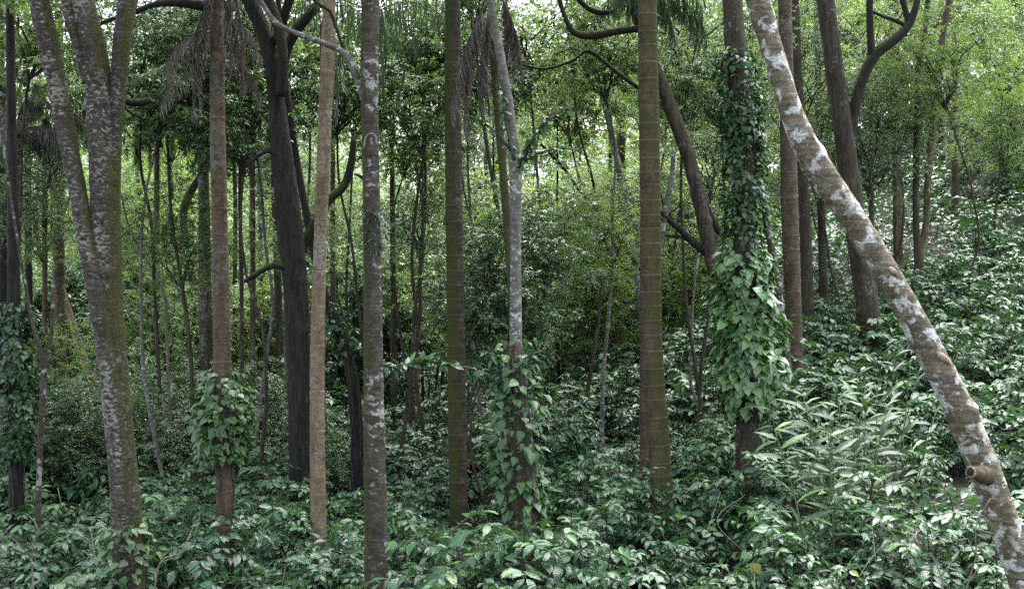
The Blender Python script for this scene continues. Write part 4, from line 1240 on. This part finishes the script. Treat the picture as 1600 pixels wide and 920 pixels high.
rb = np.random.default_rng(99)
placed = []
NEARC = [  # px, py of the crown centre, distance, crown, scale
    (55, 20, 17, 'd2', .7), (235, 110, 17.5, 'd1', .8), (285, 40, 18, 'd1', .75), (400, 190, 17.5, 'd1', .55), (450, 30, 19, 'd2', .8), (545, 110, 19, 'd1', .7), (650, 160, 18.5, 'd2', .55), (660, 30, 20, 'd2', .8), (740, 90, 20, 'd1', .7), (930, 60, 19, 'd2', .7), (1110, 130, 18, 'd1', .5), (945, 455, 26, 'u3', .9), (1065, 440, 27, 'u3', .9), (905, 470, 27, 'u2', .9),
    (30, 50, 19, 'a2', .8), (235, 60, 18.5, 'a1', .75), (110, 110, 24, 'b1', .8), (400, 130, 19, 'a2', .6), (300, 120, 24, 'b2', .7),
    (20, 300, 17.5, 'a1', .5), (75, 340, 19, 'b2', .45), (470, 40, 22, 'b1', .8), (640, 30, 21, 'a1', .7), (630, 180, 22, 'u2', .8),
    (772, 395, 16.2, 'u1', .85), (765, 440, 16.5, 'k1', .8), (825, 350, 17, 'u1', .7), (850, 50, 20, 'b3', .7), (900, 140, 26, 'c1', .8), (1080, 50, 19, 'b1', .65), (1095, 250, 19.5, 'a2', .45),
    (1270, 110, 24, 'a2', .7), (1400, 40, 27, 'b3', .9), (1550, 50, 29, 'b2', 1.0), (1560, 150, 36, 'b1', 1.0), (1340, 30, 32, 'c1', 1.0),
    (700, 110, 32, 'c1', .9), (160, 350, 31, 'c1', .8), (250, 340, 33, 'c2', .9), (225, 400, 36, 'c1', .9), (285, 300, 38, 'c2', 1.0), (205, 290, 37, 'c1', .9), (900, 360, 37, 'c1', 1.0), (240, 460, 24, 'u2', 1.2), (880, 400, 31, 'c1', .8), (480, 360, 31, 'c2', .8),
    (1180, 160, 26, 'b1', .8), (340, 380, 32, 'c1', .8), (430, 490, 27, 'u3', 1.1), (930, 330, 33, 'b1', .9), (660, 380, 31, 'b2', .9), (590, 420, 29, 'u2', 1.2), (760, 330, 33, 'c2', .9)]
for ry, lo in ((15, 21), (80, 22), (180, 24), (290, 26), (390, 28)):
    for rx_ in range(40, 1600, 125):
        if rb.random() < (.45 if ry < 250 else .68) or (rx_ > 1150 and ry > 200):
            continue
        NEARC.append((rx_ + rb.normal(0, 35), ry + rb.normal(0, 25), rb.uniform(lo, 36), rb.choice(['a1', 'a2', 'a3', 'b1', 'b2', 'c1', 'c2']), rb.uniform(.5, .9)))
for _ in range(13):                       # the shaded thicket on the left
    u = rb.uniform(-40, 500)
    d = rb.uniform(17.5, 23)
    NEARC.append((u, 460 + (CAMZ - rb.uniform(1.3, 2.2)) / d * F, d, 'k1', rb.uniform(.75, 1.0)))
def near_canopy(px, py, d, key, sc):
    c = P(px, py, d)
    x, y = c[0], d
    z = gz(x, y)
    kn = key[0]
    lab = {'a': 'dark glossy small-leaved tree rising behind the ', 'b': 'mid green leafy tree rising behind the ', 'd': 'broad-leaved green tree rising close behind the ', 'c': 'bright yellow-green tree in the gap behind the ', 'u': 'bushy young tree behind the ', 'k': 'dense dark small-leaved bush of the thicket behind the '}[kn] + column_mark(x, y)
    o = thing('thicket_bush' if kn == 'k' else 'forest_tree', (x, y, z), lab, 'bush' if kn == 'k' else 'tree', {'a': 'dark trees close behind', 'd': 'broad-leaved trees close behind', 'b': 'green trees close behind', 'c': 'bright trees close behind', 'u': 'young trees close behind', 'k': 'bushes of the shaded thicket'}[kn])
    rz = 1.4 * sc
    h = max(.35, c[2] - z - rz)
    n = 8
    t = np.linspace(0, 1, n)
    off = rb.normal(0, .25, 2)
    path = np.stack([off[0] * (1 - t) + .25 * np.sin(t * rb.uniform(2, 6) + rb.uniform(0, 6)) + rb.normal(0, .03, n), off[1] * (1 - t), -.2 + (h + .2) * t, (.014 + .0032 * h) * (1.2 - .7 * t)], -1)
    mb = MB()
    bark_tube(mb, path, rb, 9, .2, 0, .08)
    link('trunk', mb.mesh('trunk', [M[rb.choice(['bark_brown', 'bark_brown', 'bark_pale'])]]), o)
    put_crown(o, key, path[-1][:3], sc, rb.uniform(0, 6.28))
    if h > 3.0 and rb.random() < .28:                       # leafy lower tier
        put_crown(o, rb.choice([kn, 'b', 'c']) + str(rb.integers(1, 3)), path[4][:3], sc * rb.uniform(.5, .7), rb.uniform(0, 6.28))
    placed.append((x, y, 1.2))
for args in NEARC:
    near_canopy(*args)

def free(x, y, r):
    for a, b, c in placed:
        if (a - x) ** 2 + (b - y) ** 2 < max(r, c) ** 2:
            return False
    return all((a - x) ** 2 + (b - y) ** 2 > .6 ** 2 for a, b, c in TRUNK_BASES)

# tall trees, rows receding into the wood
for ylo, yhi, cnt, hlo, hhi in ((30, 40, 5, 2.5, 4), (46, 56, 20, 2, 8), (56, 68, 22, 3, 12), (70, 88, 26, 3, 15)):
    tries = 0; k = 0
    while k < cnt and tries < 600:
        tries += 1
        y = rb.uniform(ylo, yhi); x = rb.uniform(-.56, .58) * y
        if not free(x, y, 2.6):
            continue
        placed.append((x, y, 2.6)); k += 1
        kind = rb.choice(['a', 'b', 'c'], p=[.4, .4, .2])
        bg_tree(kind, x, y, rb.uniform(hlo, hhi), rb.uniform(.9, 1.35) * (1 + (y - 24) * .012), rb)
# understorey
for ylo, yhi, cnt in ((19, 26, 3), (27, 36, 30), (36, 50, 46), (50, 66, 36)):
    tries = 0; k = 0
    while k < cnt and tries < 600:
        tries += 1
        y = rb.uniform(ylo, yhi); x = rb.uniform(-.52, .54) * y
        if x > -.1 * y and y < 30 and x > 0.05 * y:      # the coffee slope stays open
            continue
        if x > .18 * y and y < 44:
            continue
        if not free(x, y, 1.5):
            continue
        placed.append((x, y, 1.4)); k += 1
        kind = rb.choice(['u', 'v', 'w', 'x'], p=[.15, .36, .38, .11])
        bg_tree(kind, x, y, rb.uniform(.9, 3.0), rb.uniform(.8, 1.3) * (1 + (y - 18) * .01), rb)
# the far-off wood that closes the view, one mass
nf = 110000
a = rb.uniform(-.66, .66, nf)
dd_ = rb.uniform(88, 112, nf)
fx, fy = np.sin(a) * dd_ * 1.15, np.cos(a) * dd_
top_ = 20 + 4 * np.sin(a * 23) + 4 * np.sin(a * 51 + 1) + 3 * np.sin(a * 97)
fz = ground_z(fx, fy) + rb.random(nf) ** .85 * top_
mbf = MB()
Xf = rb.normal(0, 1, (nf, 3)) - np.array([0, 0, .4])
Nf = np.array([0, -.3, 1.0]) + rb.normal(0, .5, (nf, 3))
mbf.leaves(FAR_T, np.stack([fx, fy, fz], -1), Xf, Nf, rb.uniform(.35, .75, nf), (rb.random(nf) * .4 + .25 * (1 + np.sin(a * 40))) % 1)
tag(link('far_wood', mbf.mesh('far_wood', [M['canopy_b']])), 'far-off green wood closing the view behind the trunks', 'wood', kind='stuff')
# the rounded bush on the slope
yb = 34
xb = (1582 - 800) / F * yb
o = thing('rounded_bush', (xb, yb, gz(xb, yb)), 'rounded small-leaved bush glowing green on the slope', 'bush')
mb = MB(); bark_tube(mb, np.array([[0, 0, -.2, .06], [0.1, 0, .8, .05], [.05, 0, 1.6, .04]]), rb, 8, .2)
link('trunk', mb.mesh('trunk', [M['bark_brown']]), o)
put_crown(o, 'u3', (0, 0, 1.6), 1.0)

# ------------------------------------------------------------------ the coffee field
rs = np.random.default_rng(5)
SHRUBS = []
for hh, sp, ns in ((.98, .72, 3), (1.1, .75, 3), (.88, .78, 4), (1.05, .68, 3), (1.15, .8, 4), (.95, .72, 3), (1.2, .74, 3), (1.0, .82, 4)):
    SHRUBS.append(coffee_meshes(rs, h=hh, spread=sp, nstem=ns))

spots = []
row = 0
y = 6.6
while y < 48:
    stp = 1.0 if y < 15 else 1.08 if y < 30 else 1.15
    x0 = -.52 * y - 5.0
    xs = np.arange(x0 + (stp * .5 if row % 2 else 0), .54 * y + 6.0, stp)
    for x in xs:
        px_, py_ = x + rs.normal(0, .2), y + rs.normal(0, .2)
        spots.append((px_, py_))
    y += stp * .88
    row += 1
GINGER_ZONE = lambda x, y: (11.2 < y < 13.8) and (1220 < 800 + x / y * F < 1450)
ok = []
for x, y in spots:
    if any((a - x) ** 2 + (b - y) ** 2 < c * c for a, b, c in TRUNK_BASES):
        continue
    if GINGER_ZONE(x, y) and rs.random() < .55:
        continue
    u = 800 + x / y * F
    ztop = gz(x, y) + 1.2
    v = 460 - (ztop - CAMZ) / y * F
    vis = -60 < u < 1660 and v < 960
    ok.append((x, y, vis))
ok.sort(key=lambda s: s[1])
seen = [s for s in ok if s[2]]
near, rest = seen[:300], seen[300:] + [s for s in ok if not s[2] and s[1] > 7.5 and -900 < 800 + s[0] / s[1] * F < 2500 and not -60 < 800 + s[0] / s[1] * F < 1660]
front = [s for s in ok if not s[2] and s[1] < 12]

def shrub_scale(x, y):
    u = 800 + x / y * F
    s = rs.uniform(.72, 1.22) * (1 + .12 * math.sin(x * 1.1 + 2) * math.sin(y * .8))
    if y < 18 and u < 1000:
        s *= 1.13
    if y > 17:
        s *= 1.18                      # taller and unpruned on the shaded side
    return s

NLEAFY = 26                           # the nearest shrubs carry their front leaves one by one
for i, (x, y, _) in enumerate(near):
    s = shrub_scale(x, y)
    m1, m2, dm = near_marks(x, y)
    if dm < 1.3:
        lab = 'glossy coffee shrub crowding the foot of the ' + m1
    elif dm < 4.5:
        lab = ('tall ' if s > 1.12 else 'low ' if s < .82 else '') + 'coffee shrub between the ' + m1 + ' and ' + m2
    else:
        lab = ('tall ' if s > 1.12 else 'low ' if s < .82 else '') + 'glossy coffee shrub of the open field beyond the ' + m1
    o = thing('coffee_shrub', (x, y, gz(x, y)), lab, 'shrub', 'coffee shrubs by the ' + m1, rs.uniform(0, 6.28) if i >= NLEAFY else 0.0, s)
    if i < NLEAFY:
        tubes, Pn, Xn, Nn, Sn, Tn = coffee_data(rs, h=rs.uniform(.9, 1.15), spread=rs.uniform(.68, .82), nstem=4)
        mb = MB()
        for p, r in tubes:
            mb.tube(p, r, 4, cap=False)
        link('stems', mb.mesh('coffee_stems', [M['twig']]), o)
        score = Pn[:, 2] * .9 - Pn[:, 1] * .8 + rs.normal(0, .1, len(Pn))
        od = np.argsort(-score)
        k1, k2 = od[:110], od[110:]
        leaf_objects(COFFEE_LEAVES, rs, o, Pn[k1], Xn[k1], Nn[k1], Sn[k1])
        mb = MB()
        leaf_arrays(mb, COFFEE_T, rs, Pn[k2], Xn[k2], Nn[k2], Sn[k2], Tn[k2])
        f = link('foliage', mb.mesh('coffee_foliage', [M['coffee']]), o)
        f['kind'] = 'stuff'
    else:
        st, fo = SHRUBS[rs.integers(0, len(SHRUBS))]
        link('stems', st, o)
        link('foliage', fo, o)['kind'] = 'stuff'

# the rest of the field, too far to pick apart
mb = MB()
lib = [coffee_data(rs, h=h_, spread=.75, nstem=2, density=.8) for h_ in (1.0, 1.15, 1.3, 1.1)]
for x, y, _ in rest:
    tubes, Pn, Xn, Nn, Sn, Tn = lib[rs.integers(0, 4)]
    s = shrub_scale(x, y)
    a = rs.uniform(0, 6.28)
    ca, sa = math.cos(a), math.sin(a)
    Rm = np.array([[ca, -sa, 0], [sa, ca, 0], [0, 0, 1]])
    k = rs.random(len(Pn)) < .62
    mb.leaves(FAR_T, (Pn[k] @ Rm.T) * s + np.array([x, y, gz(x, y)]), Xn[k] @ Rm.T, Nn[k] @ Rm.T, Sn[k] * s * 1.2, (Tn[k] + rs.random() * .3) % 1)
    for p, r in tubes[:1]:
        mb.tube((p @ Rm.T) * s + np.array([x, y, gz(x, y)]), r, 3, 1, cap=False)
fs = link('far_coffee_shrubs', mb.mesh('far_coffee_shrubs', [M['coffee_far'], M['twig']]))
tag(fs, 'distant coffee shrubs merging into one green carpet on the slope', 'shrubs', kind='stuff')

# ------------------------------------------------------------------ long-leaved gingers on the right
rgi = np.random.default_rng(17)
GSP = [(rgi.uniform(1195, 1465), rgi.uniform(535, 640), 0) for _ in range(20)]
for i, (px, py, _) in enumerate(GSP):
    d = 13.8 - (py - 535) / 105 * 2.6 + rgi.normal(0, .15)
    lean = (px - 1335) / 260 + rgi.normal(0, .15)
    tipp = P(px, py, d)
    bx, by = tipp[0] - lean * .7, d + rgi.uniform(-.1, .2)
    bz = gz(bx, by)
    hgt = min(2.0, max(1.0, tipp[2] - bz - .1))
    o = thing('ginger_plant', (bx, by, bz), 'ginger-like plant with long narrow glossy leaves, ' + ('leaning towards the vine-covered tree' if lean < -.2 else 'leaning towards the leaning lichen trunk' if lean > .2 else 'standing nearly upright'), 'plant', 'long-leaved plants beside the leaning trunk')
    t = np.linspace(0, 1, 9)
    stem = np.stack([lean * .8 * t ** 1.6, -.12 * t, -.05 + hgt * t - .12 * abs(lean) * t ** 2], -1)
    mb = MB(); mb.tube(stem, np.linspace(.012, .004, 9), 6)
    link('stem', mb.mesh('ginger_stem', [M['green_stem']]), o)
    nl = 15
    u = np.linspace(.3, 1, nl)
    Pn = np.stack([np.interp(u, t, stem[:, k]) for k in range(3)], -1)
    az = rgi.uniform(-.9, .9)
    sd_ = np.array([math.cos(az), math.sin(az), 0])
    sg = np.where(np.arange(nl) % 2 == 0, 1, -1)[:, None]
    X = sd_ * sg * rgi.uniform(.6, 1.0, (nl, 1)) + np.array([0, 0, 1.0]) * (rgi.uniform(.3, .7, (nl, 1)) + .5 * (u[:, None] > .95)) + rgi.normal(0, .22, (nl, 3))
    N = np.array([0, -.25, 1.0]) + sd_ * sg * -.3 + rgi.normal(0, .3, (nl, 3))
    S = rgi.uniform(.22, .36, nl) * (1.05 - .35 * (u > .9))
    leaf_objects(GINGER_LEAVES, rgi, o, Pn, X, N, S)

# ------------------------------------------------------------------ leafy branches reaching across
def spray(parent, org, pts, d, nleaf, size, seed, tpl_meshes, stem_mat='twig', name='branch'):
    rng = np.random.default_rng(seed)
    path = resample(px_path(pts, d, base=False), .05)
    mb = MB()
    mb.tube(path[:, :3] - org, np.maximum(path[:, 3], .003), 6)
    br = link(name, mb.mesh('leafy_branch', [M[stem_mat]]), parent)
    idx = rng.integers(int(len(path) * .02), int(len(path) * .97), nleaf)
    p = path[idx, :3] - org
    tg = norm(np.gradient(path[:, :3], axis=0))[idx]
    X = -tg * .5 + rng.normal(0, .65, (nleaf, 3)) * np.array([.8, 1, .5])
    N = np.array([0, -.2, 1.0]) + rng.normal(0, .35, (nleaf, 3))
    leaf_objects(tpl_meshes, rng, br, p, X, N, size * rng.uniform(.6, 1.15, nleaf))

spray(t11, t11o, [(806, 640, 6), (785, 612, 6), (765, 590, 5), (740, 577, 4), (716, 572, 4), (690, 566, 3.5), (660, 565, 3), (632, 570, 2.5), (605, 573, 2), (578, 568, 2)][::-1], 11.6, 125, .14, 41, COFFEE_LEAVES)
spray(t11, t11o, [(806, 620, 6), (800, 590, 5), (820, 560, 4), (846, 548, 3)][::-1], 11.55, 55, .13, 42, COFFEE_LEAVES)
spray(t11, t11o, [(806, 640, 6), (790, 590, 5), (770, 560, 4), (762, 540, 3)][::-1], 11.6, 50, .13, 43, COFFEE_LEAVES)
spray(t11, t11o, [(808, 262, 7), (830, 220, 5), (848, 196, 4), (875, 176, 3), (895, 168, 2)][::-1], 11.65, 70, .12, 44, COFFEE_LEAVES)
spray(t11, t11o, [(804, 250, 5), (792, 200, 4), (784, 150, 3), (786, 120, 2)][::-1], 11.6, 28, .12, 45, COFFEE_LEAVES)
spray(t11, t11o, [(803, 240, 5), (772, 205, 4), (748, 188, 3), (722, 180, 2)][::-1], 11.65, 30, .12, 46, COFFEE_LEAVES)
spray(t11, t11o, [(806, 262, 5), (842, 240, 4), (878, 232, 3), (905, 236, 2)][::-1], 11.7, 40, .12, 47, COFFEE_LEAVES)
# limbs that enter over the top
mb = MB()
bark_tube(mb, px_path([(120, 60, 2), (165, 34, 6), (200, 24, 8), (240, 8, 9), (270, 4, 12), (300, 6, 15), (326, 10, 19)], 13.6, base=False), RNG, 12, .08, 0, .1, borg)
link('limb', mb.mesh('limb', [M['bark_dark']]), big)
rb2 = np.random.default_rng(3)
for pts, d in (([(868, -20, 7), (884, 30, 8), (898, 52, 10), (925, 56, 12), (960, 50, 11), (1005, 44, 10)], 15.8), ([(890, -20, 8), (912, 8, 9), (935, 20, 9), (965, 18, 7)], 15.9),
               ([(812, 100, 3), (850, 108, 4), (895, 95, 5), (920, 80, 6), (960, 110, 6), (1000, 140, 7)], 16.1)):
    mb = MB()
    bark_tube(mb, px_path(pts, d, base=False), rb2, 10, .08, 0, .12, p12o)
    link('limb', mb.mesh('limb', [M['bark_dark_moss']]), t13 and p12)

# dry twigs and a yellow leaf low in the foreground
for i, (pts, d) in enumerate(([[(1548, 778, 1.2), (1534, 800, 1.6), (1524, 826, 2), (1525, 868, 2.4), (1512, 912, 2.6), (1500, 960, 3)], 8.15], [[(1432, 830, 1.2), (1452, 862, 1.6), (1470, 900, 2), (1478, 960, 2.5)], 8.2],
                              [[(90, 800, 1.2), (60, 830, 2), (50, 870, 2), (55, 960, 3)], 9.6], [[(300, 850, 1.5), (280, 865, 2), (250, 880, 3), (235, 960, 3)], 10.2])):
    pth = px_path(pts, d)
    org = np.array([pth[0][0], pth[0][1], gz(pth[0][0], pth[0][1])])
    o = thing('dry_branch', org, ['bare forked dry branch poking from the shrubs beneath the leaning trunk', 'thin dry stalk curving out of the coffee shrubs by the leaning trunk',
                                  'curved dry twig among the shrubs near the vine-wrapped trunk', 'slanting dry twig beside the foot of the fused tree'][i], 'branch')
    mb = MB(); bark_tube(mb, pth, RNG, 6, .05, 0, .08, org)
    link('twig', mb.mesh('twig', [M['twig_pale']]), o)
    for j in (2, 3, 4):
        if j < len(pth):
            mb = MB()
            s_ = pth[j][:3] - org
            e_ = s_ + RNG.normal(0, .12, 3) + np.array([0, 0, .16])
            mb.tube(np.array([s_, (s_ + e_) / 2 + RNG.normal(0, .02, 3), e_]), np.array([.007, .005, .002]), 5)
            link('side_twig', mb.mesh('side_twig', [M['twig_pale']]), o)
rt = np.random.default_rng(77)
for i in range(12):
    d = rt.uniform(8.6, 12.5)
    px = rt.uniform(60, 1480)
    x = (px - 800) / F * d
    zt = gz(x, d) + rt.uniform(1.05, 1.45)
    org = np.array([x, d, gz(x, d)])
    o = thing('dry_branch', org, 'thin bare dry stalk rising through the coffee shrubs near the ' + near_marks(x, d)[0], 'branch', 'dry stalks among the shrubs')
    pts = np.array([[0, 0, -.1, .006], [rt.normal(0, .1), 0, .5, .005], [rt.normal(0, .25), rt.normal(0, .1), (zt - org[2]) * .8, .004], [rt.normal(0, .45), rt.normal(0, .2), zt - org[2], .002]])
    mb = MB(); bark_tube(mb, pts, rt, 5, .06, 0, .08)
    link('twig', mb.mesh('twig', [M['twig_pale']]), o)
    for k in range(2):
        mb = MB(); p0 = pts[2][:3]
        mb.tube(np.array([p0, p0 + rt.normal(0, .12, 3), p0 + rt.normal(0, .2, 3) + np.array([0, 0, .15])]), np.array([.003, .0025, .0015]), 4)
        link('side_twig', mb.mesh('side_twig', [M['twig_pale']]), o)
YL = single_leaf_meshes('yellow_leaf', PEPPER_T[:2], M['yellow_leaf'])
pl = P(1178, 880, 8.3)
o = thing('yellowing_shoot', (pl[0], pl[1], gz(pl[0], pl[1])), 'small shoot with two yellow leaves among the foreground shrubs', 'plant')
mb = MB(); hh = pl[2] - gz(pl[0], pl[1])
mb.tube(np.array([[0, 0, -.05], [.02, 0, hh * .5], [0, 0, hh]]), np.array([.008, .006, .004]), 5)
link('stem', mb.mesh('shoot_stem', [M['green_stem']]), o)
leaf_objects(YL, RNG, o, np.array([[0, 0, hh], [.01, 0, hh]]), np.array([[-.35, -.3, -1.0], [.4, -.3, -.9]]), np.array([[0, -1.0, .2], [.3, -1, .2]]), np.array([.075, .09]))
